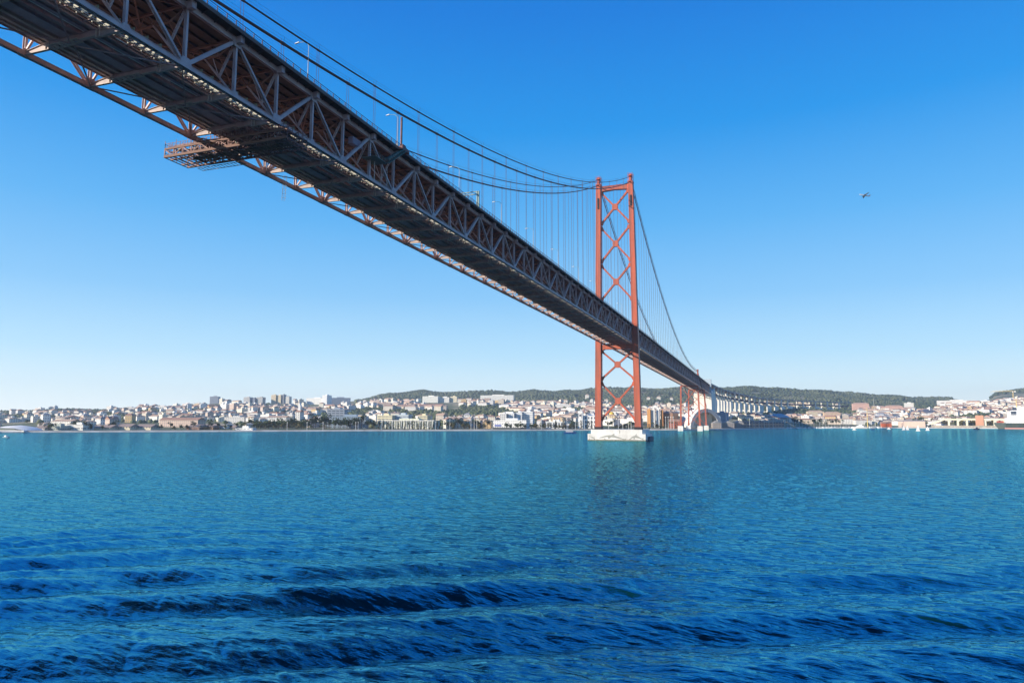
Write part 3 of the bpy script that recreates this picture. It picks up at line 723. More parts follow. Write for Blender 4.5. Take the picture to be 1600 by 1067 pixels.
# ---- roadway lamps, sign gantry
def lamp_proto():
    r = empty('street_lamp'); MB().tube([(0, 0, 0), (0, 0, 5), (0, 0, 7.7)], [.10, .08, .055], 8).box(-.2, .2, -.2, .2, 0, .5).build('pole', mat('lamp_pole_grey', (.5, .5, .49), .5), r)
    pts = [(0, 0, 7.6), (-.35, 0, 8.2), (-1.2, 0, 8.65), (-2.6, 0, 8.8)]
    MB().tube(pts, [.07, .065, .055, .05], 6).build('arm', M_SIGN, r)
    MB().add([(-2.5, -.17, 8.72), (-2.5, .17, 8.72), (-3.5, .13, 8.66), (-3.5, -.13, 8.66), (-2.5, -.12, 8.95), (-2.5, .12, 8.95), (-3.4, .08, 8.82), (-3.4, -.08, 8.82)],
             [(3, 2, 1, 0), (4, 5, 6, 7), (0, 1, 5, 4), (1, 2, 6, 5), (2, 3, 7, 6), (3, 0, 4, 7)]).build('lamp_head', M_LAMP, r)
    return r
lp = lamp_proto(); LY = [-377.2, -339.6, -301, -264.4, -228, -191.9, -155, -118, -81, -44, 30, 66, 103, 140, 177, 214, 251, 288, 325, 362, 399, 436]
for i, y in enumerate(LY):
    o = lp if i == 0 else copy_tree(lp)
    o.location = (12.3, y, zt(y)+1.25)
    n = i+1
    if i == 1: o.location.z += .3; lab = 'second street lamp from the near end, its pole rising beside the green inspection platform'
    elif i < 10: lab = 'white curved-arm street lamp on the parapet, %s before the tower counting from the near end' % ORD[n]
    else: lab = 'white street lamp beyond the tower, %s on the side span from the tower' % ORD[i-9]
    tag(o, lab, 'street lamp', 'street lamps along the bridge deck')
thick = MB().tube([(0, 0, -.6), (0, 0, 9.0)], .27, 10, cap=True).box(-.45, .45, -.45, .45, -.6, .2).build('mast', M_GANT, None, (12.55, -338.0, zt(-338)+.9)); tag(thick, 'thick pinkish steel mast standing at the parapet next to the second lamp', 'mast')
ysg = -285.7; zsg = zt(ysg)+1.25
sg = empty('sign_gantry', (0, ysg, zsg), 0, 'pale green sign gantry spanning the roadway seen from its east post', 'sign gantry')
for s in (-1, 1):
    mb = MB(); 
    for q in (-.28, .28): mb.box(s*12.2+q-.14, s*12.2+q+.14, -.3, .3, 0, 5.6)
    mb.build('post', M_SIGN, sg)
mb = MB()
for z in (4.6, 5.5): mb.beam((-12.2, 0, z), (12.2, 0, z), .3, .22)
for i in range(16): x = -12.2+24.4*i/16; mb.beam((x, 0, 4.6 if i % 2 else 5.5), (x+24.4/16, 0, 5.5 if i % 2 else 4.6), .1, .1)
mb.build('cross_beam', M_SIGN, sg)
MB().box(4.6, 5.6, -.4, .4, 4.9, 5.7).build('camera_box', M_DARK, sg)

# ---- concrete viaduct beyond the anchorage
VP = [(0, 690), (0, 900), (1, 1062), (5, 1248), (20, 1386), (40, 1560), (64, 1732), (108, 1887), (150, 2017), (202, 2119), (290, 2286), (380, 2440)]
def vz_(i): return 76+min(i, 3)*2.2
V = empty('viaduct', (0, 690, 0), 0, 'long concrete viaduct with arched portals carrying road and railway inland', 'viaduct')
def vpart(mb, n, mt_, par=V): return mb.build(n, mt_, par, 'world')
nV = []
for i, (a, b_) in enumerate(zip(VP[:-1], VP[1:])):
    L_ = math.hypot(b_[0]-a[0], b_[1]-a[1]); n_ = max(1, round(L_/85))
    for j in range(n_): nV.append((a[0]+(b_[0]-a[0])*j/n_, a[1]+(b_[1]-a[1])*j/n_, min(82.5, 75+2.4*(i+j/n_))))
nV.append((VP[-1][0], VP[-1][1], 82.5))
mb, mg, mr_ = MB(), MB(), MB()
for a, b_ in zip(nV[:-1], nV[1:]):
    mb.beam(a, b_, 24, 1.5); mb.beam((a[0], a[1], a[2]+1.3), (b_[0], b_[1], b_[2]+1.3), 24.3, .5)
    mr_.beam((a[0], a[1], a[2]-12.6), (b_[0], b_[1], b_[2]-12.6), 11, 4.6)
vpart(mb, 'road_deck', M_VIAD); vpart(mr_, 'rail_girder', M_VIAR)
for i, (x, y, z) in enumerate(nV[1:-1]):
    x2, y2, _ = nV[i+2]; x0_, y0_, _ = nV[i]; an = math.atan2(y2-y0_, x2-x0_)-math.pi/2
    mb = MB(); c_, s_ = math.cos(an), math.sin(an)
    for q in (-1, 1):
        p = (x+q*10.5*c_, y+q*10.5*s_); mb.beam((p[0], p[1], 2), (p[0], p[1], z-.9), 3.4, 5.5, (-s_, c_, 0))
    mb.beam((x-10*c_, y-10*s_, z-16.2), (x+10*c_, y+10*s_, z-16.2), 5, 2.2)
    pr_ = vpart(mb, 'portal_pier', M_VIA)
    mb = MB(); mb.beam((x-11*c_, y-11*s_, z-40), (x+11*c_, y+11*s_, z-40), 3.6, 3); vpart(mb, 'tie_beam', M_VIA, pr_)
    if i < len(nV)-3:                                              # flying haunch walls that make the pale arches between piers
        xn, yn, zn = nV[i+2]
        for q in (1,):
            pa = np.array((x+q*10.5*c_, y+q*10.5*s_, 0)); pb = np.array((xn+q*10.5*c_, yn+q*10.5*s_, 0)); d = (pb-pa)
            mb = MB(); nn = 8
            for j in range(nn):
                t0, t1 = j/nn*.55, (j+1)/nn*.55
                h0, h1 = z-17-34*(t0/.55)**2.2*0, 0
                za, zc = z-18-1.5*t0/.55-6*(t0/.55)**2, z-18-1.5*t1/.55-6*(t1/.55)**2
                lo0, lo1 = max(4, za-30*(1-(t0/.55)**2)**.5-.5), max(4, zc-30*(1-min(1, (t1/.55)**2))**.5-.5)
                A, B = pa+d*t0, pa+d*t1; w_ = np.array((c_, s_, 0))*1.2
                mb.add([A-w_+(0, 0, lo0), A+w_+(0, 0, lo0), A+w_+(0, 0, za), A-w_+(0, 0, za), B-w_+(0, 0, lo1), B+w_+(0, 0, lo1), B+w_+(0, 0, zc), B-w_+(0, 0, zc)],
                       [(3, 2, 1, 0), (4, 5, 6, 7), (0, 1, 5, 4), (1, 2, 6, 5), (2, 3, 7, 6), (3, 0, 4, 7)])
            vpart(mb, 'haunch_wall', M_VIA, pr_)
vt = MB().box(-13.5, 13.5, 688.5, 695, 59.1, 82.5); vpart(vt, 'end_portal', mat('end_portal_blue_grey', (.42, .5, .55), .7))

# ------------------------------------------------------------------ the far shore: terrain surveyed by bearing and distance
def interp(tab, u): return np.interp(u, [p[0] for p in tab], [p[1] for p in tab])
SH = [(-900, 688), (-500, 681), (0, 676.5), (150, 675.8), (400, 674.6), (600, 673.6), (760, 673), (860, 672.5), (1000, 672), (1060, 671.8), (1110, 671.2), (1180, 670), (1235, 669), (1290, 668.5), (1400, 668.2), (1500, 668.5), (1600, 669), (2000, 671), (2500, 674)]
def Dsh(u): return (CP[2]-WL)*FPX/(interp(SH, u)-656.7)
RV = [(-900, 648), (0, 645), (100, 642), (200, 640), (300, 635), (350, 632), (430, 631), (500, 630), (600, 629), (700, 630), (760, 628), (830, 630), (900, 631), (1000, 633), (1100, 636), (1200, 640),
      (1300, 641), (1400, 641), (1470, 637), (1520, 632), (1560, 628), (1600, 627), (2500, 625)]
HV = [(-900, 655), (300, 650), (450, 640), (520, 630), (560, 624), (600, 617), (645, 612), (660, 610.5), (680, 612), (760, 613), (800, 611), (835, 610), (870, 614), (895, 612), (920, 608), (960, 606), (1000, 605.5), (1120, 607), (1139, 605),
      (1186, 604), (1209, 605.5), (1280, 608), (1311, 610), (1350, 616), (1375, 618), (1431, 619), (1487, 622), (1519, 627), (1545, 623), (1558, 612), (1575, 610), (1600, 607), (1700, 603), (2500, 600)]
HV = [(u_, v_+2.2) for u_, v_ in HV]; D1, D2 = 2350., 3900.
def hz(v, D): return CP[2]-(v-656.7)*D/FPX*1.006
def terr(u, D):
    u = np.asarray(u, float); D = np.asarray(D, float)
    d0 = Dsh(u); z1 = hz(interp(RV, u), D1); z2 = hz(interp(HV, u), D2)
    a = np.clip((D-d0-120)/(D1-d0-120), 0, 1); a2 = np.clip((D-D1-100)/(D2-D1-100), 0, 1)
    z = np.where(D < d0+8, WL+1.6, np.where(D < d0+120, WL+1.6+2*(D-d0)/120, WL+3.6+(z1-WL-3.6)*(a*.75+.25*a*a)))
    z = np.where(D > D1, z1+np.where(D > D1+100, (np.maximum(z2, z1-40)-z1)*(a2*a2*(3-2*a2)), 0), z)
    z = np.where(D > D2, np.maximum(z2, z1-40)-(D-D2)*.06, z)
    z = z+np.where(D > D1+300, 3.6*np.sin(u*.043+1.5*np.sin(u*.017))*np.clip((D-D1-300)/900, 0, 1)+2.2*np.sin(u*.11+D*.003)*np.clip((D-D1-300)/900, 0, 1), 0)
    bump = 2.2*np.sin(D*.011+u*.021)+1.6*np.sin(u*.05+D*.004)
    return z+np.where(D > d0+200, bump*np.clip((D-d0-200)/500, 0, 1), 0)
FH = np.array([math.sin(YAW), math.cos(YAW)]); RH = np.array([math.cos(YAW), -math.sin(YAW)])
def XY(u, D):
    p = CP+D*(cF+cR*(u-800)/FPX+cU*(533.5-656.7)/FPX); return p[:2]
def ground(u, D):
    p = XY(u, D); return float(p[0]), float(p[1]), float(terr(u, D))
us = np.concatenate([np.linspace(-900, -20, 40), np.linspace(0, 1600, 330), np.linspace(1620, 2500, 40)])
NR = 150
tt = np.linspace(0, 1, NR)
UU, T_ = np.meshgrid(us, tt, indexing='ij'); D0 = Dsh(UU)
DD = np.where(T_ < .02, D0, D0+8.5+(T_-.02)**1.5*(5600-D0))
ZZ = terr(UU, DD)
dirs = cF[None, None]+cR[None, None]*((UU-800)/FPX)[..., None]+cU[None, None]*((533.5-656.7)/FPX)
XYZ = CP+DD[..., None]*dirs; XYZ[..., 2] = ZZ
# quay face down into the river
q0 = XYZ[:, :1].copy(); q0[..., 2] = -6; XYZ = np.concatenate([q0, XYZ], 1)
nu, nd = XYZ.shape[:2]; ix = np.arange(nu*nd).reshape(nu, nd)
Fq = np.stack([ix[:-1, :-1], ix[1:, :-1], ix[1:, 1:], ix[:-1, 1:]], -1).reshape(-1, 4)
m_t = mat('terrain_scrub', (.10, .12, .055), .95, c2=(.34, .29, .19), scale=.012, detail=10, contrast=(.48, .6))
m_q = mat('quay_stone', (.66, .63, .57), .9, c2=(.5, .46, .4), scale=.1, detail=6)
me = npmesh('north_shore_terrain', XYZ.reshape(-1, 3), Fq, [m_t, m_q])
mi = np.zeros(len(Fq), np.int32).reshape(nu-1, nd-1); mi[:, :4] = 1; me.data.polygons.foreach_set('material_index', mi.ravel())
tag(me, 'far river bank rising through the city to green hills', 'terrain', kind='structure')

# low quay wall edge
def frame(u, D):
    """heading so that local -y faces the river"""
    a = XY(u-2, Dsh(u-2)); b = XY(u+2, Dsh(u+2)); d = b-a
    return .3*math.atan2(d[1], d[0])-.10
VH = None
def wallroof(w, d, h, roof='flat', rh=3., mi_w=0, mi_r=1, mb=None, x=0, y=0, z=0):
    mb = mb or MB(); mb.box(x-w/2, x+w/2, y-d/2, y+d/2, z-6, z+h, mi_w)
    o = .5
    if roof == 'flat':
        mb.box(x-w/2-.2, x+w/2+.2, y-d/2-.2, y+d/2+.2, z+h, z+h+.7, mi_w); mb.box(x-w*.15, x+w*.2, y-d*.2, y+d*.2, z+h+.7, z+h+3.2, mi_w)
    elif roof == 'gable':
        mb.prism([(y-d/2-o, z+h-.1), (y+d/2+o, z+h-.1), (y, z+h+rh)], 'x', x-w/2-o, x+w/2+o, mi_r)
    elif roof == 'gablex':
        mb.prism([(x-w/2-o, z+h-.1), (x+w/2+o, z+h-.1), (x, z+h+rh)], 'y', y-d/2-o, y+d/2+o, mi_r)
    elif roof == 'hip':
        k = min(w, d)/2*.9; W2, D2_ = w/2+o, d/2+o
        r = [(-W2, -D2_), (W2, -D2_), (W2, D2_), (-W2, D2_)]; rl = max(0, W2-k); dl = max(0, D2_-k)
        vs = [(x+p[0], y+p[1], z+h-.1) for p in r]+[(x-rl, y-dl, z+h+rh), (x+rl, y-dl, z+h+rh), (x+rl, y+dl, z+h+rh), (x-rl, y+dl, z+h+rh)]
        mb.add(vs, [(3, 2, 1, 0), (0, 1, 5, 4), (1, 2, 6, 5), (2, 3, 7, 6), (3, 0, 4, 7), (4, 5, 6, 7)], mi_r)
    return mb
F_OBJ = facade('house_wall', 'object', (.24, .24, .25)); F_VERT = facade('distant_wall', 'vertex', (.24, .24, .25))
RO_RED = mat('roof_terracotta', (.40, .23, .17), .85, c2=(.3, .18, .13), scale=.3)
RO_ORG = mat('roof_orange_tile', (.54, .38, .28), .85, c2=(.44, .3, .21), scale=.3)
RO_BRN = mat('roof_brown_tile', (.33, .25, .21), .85, c2=(.26, .2, .17), scale=.3)
RO_GRY = mat('roof_grey', (.42, .41, .4), .85, c2=(.3, .3, .3), scale=.3)
ROOFS = [('red', RO_RED), ('orange', RO_ORG), ('brown', RO_BRN), ('grey', RO_GRY)]
WCOL = [('white', (.84, .80, .73)), ('cream', (.82, .75, .60)), ('pale grey', (.68, .67, .65)), ('pinkish', (.70, .54, .44)), ('ochre', (.62, .44, .22)), ('beige', (.60, .52, .42))]
# woods inside the city, as patches on the slope (bearing, sight-line height, spreads)
WOODS = [(60, 643, 50, 1.6), (165, 639, 30, 1.5), (260, 637, 30, 1.5), (130, 643, 30, 1.6), (300, 643, 30, 2.5), (380, 648, 40, 2.5), (450, 645, 30, 2.5), (230, 644, 25, 2), (520, 648, 25, 3), (840, 638, 20, 3), (800, 645, 25, 2.5), (860, 652, 25, 2.5), (160, 646, 30, 2), (665, 648, 60, 6.5), (740, 645, 45, 10), (770, 638, 22, 5), (600, 640, 30, 5), (560, 645, 25, 5), (60, 652, 75, 2.6), (20, 645, 60, 2.2), (350, 633, 35, 2), (410, 632, 20, 2), (470, 661, 30, 4), (420, 664, 35, 3.5),
         (1480, 652, 30, 4), (1530, 648, 25, 5), (1465, 634, 12, 3), (1100, 628, 200, 6), (905, 640, 18, 4), (985, 636, 30, 4), (1255, 640, 80, 4), (700, 660, 25, 3), (545, 655, 30, 4), (130, 640, 60, 2), (200, 650, 30, 2)]
def wooded(u, v):
    s = 0
    for a, b_, c, d in WOODS: s += math.exp(-((u-a)/c)**2-((v-b_)/d)**2)
    return s
def vof(D, z): return 656.7-(z-CP[2])*FPX/D
LANDU = [(0, 60, 'behind the curved white museum'), (60, 150, 'left of the riverside sheds'), (150, 245, 'behind the riverside sheds'), (245, 330, 'below the hilltop dark block'), (330, 420, 'below the grey hilltop towers'),
         (420, 470, 'below the cream hilltop towers'), (470, 560, 'below the white hilltop block'), (560, 640, 'behind the exhibition hall'), (640, 760, 'beside the wooded slope'), (760, 840, 'behind the long white building'),
         (840, 930, 'behind the white clock tower'), (930, 1010, 'between the red tower legs'), (1010, 1065, 'behind the striped orange block'), (1065, 1125, 'behind the white arched shell'), (1125, 1240, 'under the concrete viaduct'),
         (1240, 1330, 'behind the marina'), (1330, 1400, 'near the pink apartment blocks'), (1400, 1460, 'behind the cream warehouse'), (1460, 1540, 'behind the raised quay walkway'), (1540, 1600, 'behind the white ship')]
ROWN = ['front', 'second', 'third', 'fourth', 'fifth', 'sixth', 'seventh', 'eighth', 'ninth', 'tenth']
# landmark footprints keep houses off: (u0, u1, Dmax)
KEEP = [(0, 60, 1150), (185, 250, 1150), (250, 345, 1150), (345, 375, 1080), (505, 545, 1250), (585, 692, 1180), (772, 833, 1230), (898, 938, 1260), (1008, 1060, 1330), (1056, 1122, 1600), (1112, 1142, 1500), (1110, 1142, 1600), (1142, 1232, 1480), (1232, 1330, 1560),
        (1400, 1442, 1430), (1476, 1600, 1480), (1330, 1420, 1480), (478, 550, 0), (900, 1000, 1160)]
KEEPF = [(378, 415, 2000, 2800), (420, 458, 2000, 2800), (474, 560, 1900, 2800), (655, 720, 1900, 2800), (322, 345, 2000, 2800)]
houses = []
D = None
nrow = 19
rh_ = random.Random(21)
for r in range(nrow):
    fr = (r+.15)/nrow; u = -330.
    while u < 1900:
        d0 = float(Dsh(u)); Dm = d0+75+(D1+30-d0-75)*fr**1.12
        w = rh_.uniform(7, 19) if rh_.random() < .8 else rh_.uniform(24, 44)
        du = w*FPX/Dm; uc = u+du/2; Dj = Dm+rh_.uniform(-22, 22); u += du+rh_.choice((0.2, .3, 1.2, 2.5))
        z = float(terr(uc, Dj)); v = vof(Dj, z+4)
        if any(a-du/2 < uc < b_+du/2 and Dj < dm for a, b_, dm in KEEP) or any(a < uc < b_ and p < Dj < q for a, b_, p, q in KEEPF): continue
        wd = wooded(uc, v)
        if wd > .55 or rh_.random() < wd*.8: continue
        if 1100 < uc < 1340 and Dj > 1750: continue
        if uc > 1330 and uc < 1460 and Dj > 2250: continue
        st = rh_.choice((2, 2, 3, 3, 3, 4)) if Dj < 1700 else rh_.choice((2, 2, 3, 3, 3, 4, 4, 5))
        if w > 24: st = min(st, 3)
        houses.append((r, uc, Dj, w, st, z))
houses.sort(key=lambda h: (h[0], h[1]))
CITYG = 'houses and blocks of the city on the far shore'
PAL = lambda: rh_.choices(range(6), (12, 7, 2, 3, 1, 3))[0]
arch = {}
def house_mesh(rt, ri, cls):
    key = (rt, ri, cls)
    if key not in arch:
        w, d, h = {0: (12, 11, 9), 1: (20, 12, 12), 2: (36, 14, 12), 3: (16, 14, 20)}[cls]
        root = bpy.data.objects.new('house', None)
        a = MB(); wallroof(w, d, h, rt, 2.4 if cls < 2 else 3.2, mb=a)
        if cls == 2 and rt != 'flat': a.box(w*.2, w*.2+1.2, -1, .2, h, h+5.4, 0)
        if cls < 2: a.box(w*.2, w*.2+.9, -.5, .4, h, h+3.8, 0)
        me = bpy.data.meshes.new('house'); me.from_pydata(a.v, [], a.f); me.materials.append(F_OBJ); me.materials.append(ROOFS[ri][1]); me.polygons.foreach_set('material_index', a.m)
        arch[key] = (me, (w, d, h))
    return arch[key]
ind = 0; cnt = {}
SV, SF, SCc, SMi = [], [], [], []
def lab_sector(u):
    for a, b_, n in LANDU:
        if a <= u < b_: return n
    return None
SIZEN = {0: 'house', 1: 'townhouse', 2: 'long building', 3: 'tall block'}
stuff_b = [MB() for _ in range(5)]; scol = [[] for _ in range(5)]
for (r, uc, Dj, w, st, z) in houses:
    h = st*3.1
    cls = 2 if w > 24 else (3 if st > 4 else (1 if w > 15 else 0))
    rt = rh_.choice(('flat', 'hip', 'gable', 'gable', 'gablex', 'hip')) if cls != 3 else 'flat'
    if cls == 2: rt = rh_.choice(('gable', 'hip', 'flat'))
    ri = rh_.choices((0, 1, 2, 3), (4, 4, 3, 1.2))[0]; ci = PAL(); cn, cc = WCOL[ci]
    x, y, _ = ground(uc, Dj); rz = frame(uc, Dj)-.38+rh_.choice((0, 0, .08, -.1, .25, -.25, .5, -.4))
    sec = lab_sector(uc)
    if ind < 296 and sec and r < 10:
        me, (aw, ad, ah) = house_mesh(rt, ri, cls)
        nm = {'house': 'house', 'townhouse': 'house', 'long building': 'long_building', 'tall block': 'apartment_block'}[SIZEN[cls]]
        o = bpy.data.objects.new(nm, me); COL.objects.link(o); o.location = (x, y, z); o.rotation_euler = (0, 0, rz)
        o.scale = (w/aw, 1 if cls != 2 else 1.1, h/ah)
        f = rh_.uniform(.88, 1.08); o.color = (cc[0]*f, cc[1]*f, cc[2]*f, 1)
        key = (r, sec); cnt[key] = cnt.get(key, 0)+1
        tag(o, '%s %s, %s from left in %s row %s' % (cn, SIZEN[cls], ORD[min(40, cnt[key])], ROWN[r], sec), 'building', CITYG)
        ind += 1
    else:
        mb = MB(); wallroof(w, rh_.uniform(10, 15), h, rt, rh_.uniform(2.4, 3.8), mb=mb)
        c_, s_ = math.cos(rz), math.sin(rz); k = ri; t_ = stuff_b[k]; f = rh_.uniform(.85, 1.1)
        t_.add([(x+p[0]*c_-p[1]*s_, y+p[0]*s_+p[1]*c_, z+p[2]) for p in mb.v], mb.f); t_.m[-len(mb.m):] = mb.m
        scol[k] += [(cc[0]*f, cc[1]*f, cc[2]*f)]*len(mb.v)
allv, allf, allm, allc = [], [], [], []
for k in range(4):
    o_ = len(allv); allv += stuff_b[k].v; allf += [tuple(i+o_ for i in f) for f in stuff_b[k].f]; allm += [0 if q == 0 else k+1 for q in stuff_b[k].m]; allc += scol[k]
me = bpy.data.meshes.new('distant_city'); me.from_pydata(allv, [], allf)
for q in [F_VERT]+[r[1] for r in ROOFS]: me.materials.append(q)
me.polygons.foreach_set('material_index', allm); a = me.color_attributes.new('Col', 'FLOAT_COLOR', 'POINT'); cc = np.ones((len(allv), 4), np.float32); cc[:, :3] = allc; a.data.foreach_set('color', cc.ravel())
o = bpy.data.objects.new('distant_city', me); COL.objects.link(o); tag(o, 'dense carpet of white and red-roofed houses climbing the far slopes', 'city', kind='stuff')

# ------------------------------------------------------------------ vegetation
def leafcloud(g, n, rad, size, gap=.0):
    """many leaf-sized quads through lumpy clusters"""
    V, Fc, Cc = [], [], []
    cl = [(g.normal(size=3)*np.array(rad)*.45, g.uniform(.35, .6)) for _ in range(7)]
    for i in range(n):
        c, q = cl[g.integers(len(cl))]; d = g.normal(size=3); d /= np.linalg.norm(d); p = c+d*np.array(rad)*q*g.uniform(.6, 1)**.5
        a = g.normal(size=3); a /= np.linalg.norm(a); b_ = np.cross(a, g.normal(size=3)); b_ /= np.linalg.norm(b_); s = size*g.uniform(.6, 1.3)
        V += [p-a*s-b_*s*.6, p+a*s-b_*s*.6, p+a*s+b_*s*.6, p-a*s+b_*s*.6]; Fc.append((4*i, 4*i+1, 4*i+2, 4*i+3)); f = g.uniform(.65, 1.25); Cc += [f]*4
    return np.array(V), np.array(Fc), np.array(Cc)
M_LEAF = vcolmat('leaf_green', .7)
M_BARK = mat('bark_brown', (.12, .085, .06), .9)
def tree_proto(name, rad, h, col, seed, n=170, size=.6, kind='round'):
    g = np.random.default_rng(seed); V, Fc, Cc = leafcloud(g, n, rad, size)
    if kind == 'cone': 
        q = np.clip((V[:, 2]+rad[2])/(2*rad[2]), 0, 1); V[:, 0] *= 1.25-q; V[:, 1] *= 1.25-q
    if kind == 'palm':
        V, Fc, Cc = [], [], []
        for i in range(16):
            an = i/16*6.28+g.uniform(-.2, .2); L_ = g.uniform(2.2, 3.2); e = g.uniform(-.2, .9)
            for j in range(4):
                t0, t1 = j/4, (j+1)/4; P = lambda t: np.array((math.cos(an)*L_*t, math.sin(an)*L_*t, e*t*1.6-2.2*t*t+.3)); s = np.array((-math.sin(an), math.cos(an), 0))*.35
                o_ = len(V); V += [P(t0)-s, P(t0)+s, P(t1)+s*.6, P(t1)-s*.6]; Fc.append((o_, o_+1, o_+2, o_+3)); Cc += [g.uniform(.8, 1.2)]*4
        V, Fc, Cc = np.array(V), np.array(Fc), np.array(Cc)
    V = V+np.array((0, 0, h))
    r = empty(name, (0, 0, -500))
    c = npmesh('crown', V, Fc, M_LEAF, col=np.array(col)[None]*Cc[:, None]); c.parent = r
    tk = MB().tube([(0, 0, -1), (.1, 0, h*.5), (0, .05, h)], [.38, .28, .15] if kind != 'palm' else [.3, .25, .22], 6)
    for q in range(4 if kind != 'palm' else 0): tk.tube([(0, 0, h*.55), (math.cos(q*1.6)*rad[0]*.5, math.sin(q*1.6)*rad[0]*.5, h+rad[2]*.1)], [.16, .06], 4)
    tk.build('trunk', M_BARK, r)
    return r
TP = {'broad': tree_proto('broadleaf_tree', (4.2, 4.2, 3.2), 6.0, (.055, .085, .03), 1), 'dark': tree_proto('pine_tree', (4.6, 4.6, 3.2), 8.2, (.03, .05, .024), 2),
      'cyp': tree_proto('cypress_tree', (1.9, 1.9, 5.2), 6.2, (.025, .042, .02), 3, kind='cone', n=140, size=.5), 'olive': tree_proto('olive_tree', (3.6, 3.6, 2.6), 4.3, (.14, .12, .045), 4),
      'yellow': tree_proto('poplar_tree', (2.2, 2.2, 5.0), 7, (.55, .38, .03), 5, kind='cone', n=160, size=.5), 'palm': tree_proto('palm_tree', (1, 1, 1), 8.5, (.05, .08, .03), 6, kind='palm')}
TN = {'broad': 'bushy green tree', 'dark': 'dark spreading pine', 'cyp': 'narrow dark cypress', 'olive': 'olive-brown rounded tree', 'yellow': 'bright yellow poplar', 'palm': 'slim palm tree'}
first = set(); tcount = {}
rt_ = random.Random(5)
def plant(kind, u, off, sc, where, row=''):
    D = float(Dsh(u))+off; x, y, z = ground(u, D); p = TP[kind]
    if kind not in first: o = p; first.add(kind)
    else: o = copy_tree(p)
    o.location = (x, y, z-.2); o.rotation_euler = (0, 0, rt_.uniform(0, 6.28)); o.scale = (sc, sc, sc*rt_.uniform(.9, 1.1))
    tlist.append((u, o, kind, where))
tlist = []
for u in np.linspace(592, 688, 17): plant('cyp', u+rt_.uniform(-1.5, 1.5), 22, rt_.uniform(.85, 1.15), 'before the exhibition hall')
for u in np.linspace(478, 583, 26):
    plant(rt_.choice(('dark', 'broad', 'dark')), u+rt_.uniform(-2, 2), rt_.uniform(20, 95), rt_.uniform(.9, 1.5), 'left of the exhibition hall' if u > 540 else 'below the grey office block')
for u in np.linspace(386, 474, 22): plant(rt_.choice(('olive', 'broad', 'olive')), u+rt_.uniform(-2, 2), rt_.uniform(30, 120), rt_.uniform(1., 1.5), 'right of the cream gabled station')
for u in np.linspace(696, 768, 16): plant(rt_.choice(('dark', 'broad', 'olive')), u+rt_.uniform(-2, 2), rt_.uniform(15, 80), rt_.uniform(.9, 1.3), 'left of the long white building')
plant('yellow', 747, 60, 1.15, 'left of the long white building')
for u in np.linspace(792, 896, 15): plant(rt_.choice(('olive', 'broad', 'olive')), u+rt_.uniform(-2, 2), 14, rt_.uniform(.8, 1.15), 'before the long white building' if u < 835 else 'left of the clock tower')
for u in (868, 880, 893, 908, 918, 924): plant('cyp', u, 24, 1.2, 'beside the white clock tower')
for u in np.linspace(950, 988, 7): plant(rt_.choice(('olive', 'dark')), u, 16, rt_.uniform(.8, 1.2), 'between the red tower legs')
for u in np.linspace(1008, 1056, 9): plant(rt_.choice(('olive', 'palm', 'cyp')), u, 16, rt_.uniform(.8, 1.2), 'before the striped orange block')
for u in np.linspace(1240, 1318, 14): plant(rt_.choice(('palm', 'dark', 'dark', 'broad')), u+rt_.uniform(-2, 2), rt_.uniform(60, 130), rt_.uniform(1., 1.5), 'behind the marina')
for u in np.linspace(1425, 1558, 30): plant(rt_.choice(('olive', 'olive', 'broad')), u+rt_.uniform(-2, 2), rt_.uniform(60, 240), rt_.uniform(1.1, 1.9), 'behind the raised quay walkway')
for u in np.linspace(66, 182, 16): plant(rt_.choice(('dark', 'broad', 'palm')), u+rt_.uniform(-3, 3), rt_.uniform(14, 60), rt_.uniform(.6, 1.), 'near the low left-hand halls')
for u in np.linspace(255, 380, 14): plant(rt_.choice(('broad', 'dark', 'olive')), u+rt_.uniform(-3, 3), rt_.uniform(14, 40), rt_.uniform(.6, .9), 'before the brick halls')
tlist.sort(key=lambda t: t[0])
for u, o, kind, where in tlist:
    k_ = (kind, where); tcount[k_] = tcount.get(k_, 0)+1
tot = dict(tcount); tcount = {}
for u, o, kind, where in tlist:
    k_ = (kind, where); tcount[k_] = tcount.get(k_, 0)+1
    tag(o, ('%s %s' % (TN[kind], where)) if tot[k_] == 1 else '%s, %s from left %s' % (TN[kind], ORD[tcount[k_]], where), 'tree', 'trees along the far shore')
# far woods: thousands of lumpy crowns, one mass on the hills and one scattered through the slopes
gw = np.random.default_rng(9)
def lump():
    import bmesh
    bm = bmesh.new(); bmesh.ops.create_icosphere(bm, subdivisions=1, radius=1); V = np.array([v.co[:] for v in bm.verts]); Fc = np.array([[v.index for v in f.verts] for f in bm.faces]); bm.free(); return V, Fc
LV, LF = lump()
def mass(name, pts, label, base=(.055, .078, .04), var=(.085, .075, .035)):
    N = len(pts); P = np.array([p[:3] for p in pts]); S = np.array([p[3] for p in pts])
    V = LV[None]*(1+gw.uniform(-.35, .35, (N, len(LV), 1)))*S[:, None, None]*np.array((1, 1, .85))+P[:, None]+np.array((0, 0, .25))*S[:, None, None]
    Fc = (LF[None]+(np.arange(N)*len(LV))[:, None, None]).reshape(-1, 3)
    pn = .5+.5*np.sin(P[:, 0]*.011+1.3*np.sin(P[:, 1]*.006))*np.sin(P[:, 1]*.009+P[:, 0]*.004)
    t_ = np.clip(gw.random((N, 1, 1))**1.8*.8+(pn[:, None, None]-.45)*.9, 0, 1.2); col = (np.array(base)+np.array(var)*t_)*gw.uniform(.75, 1.25, (N, len(LV), 1))
    o = npmesh(name, V.reshape(-1, 3), Fc, M_LEAF, col=col.reshape(-1, 3)); tag(o, label, 'woodland', kind='stuff'); return o
pts = []
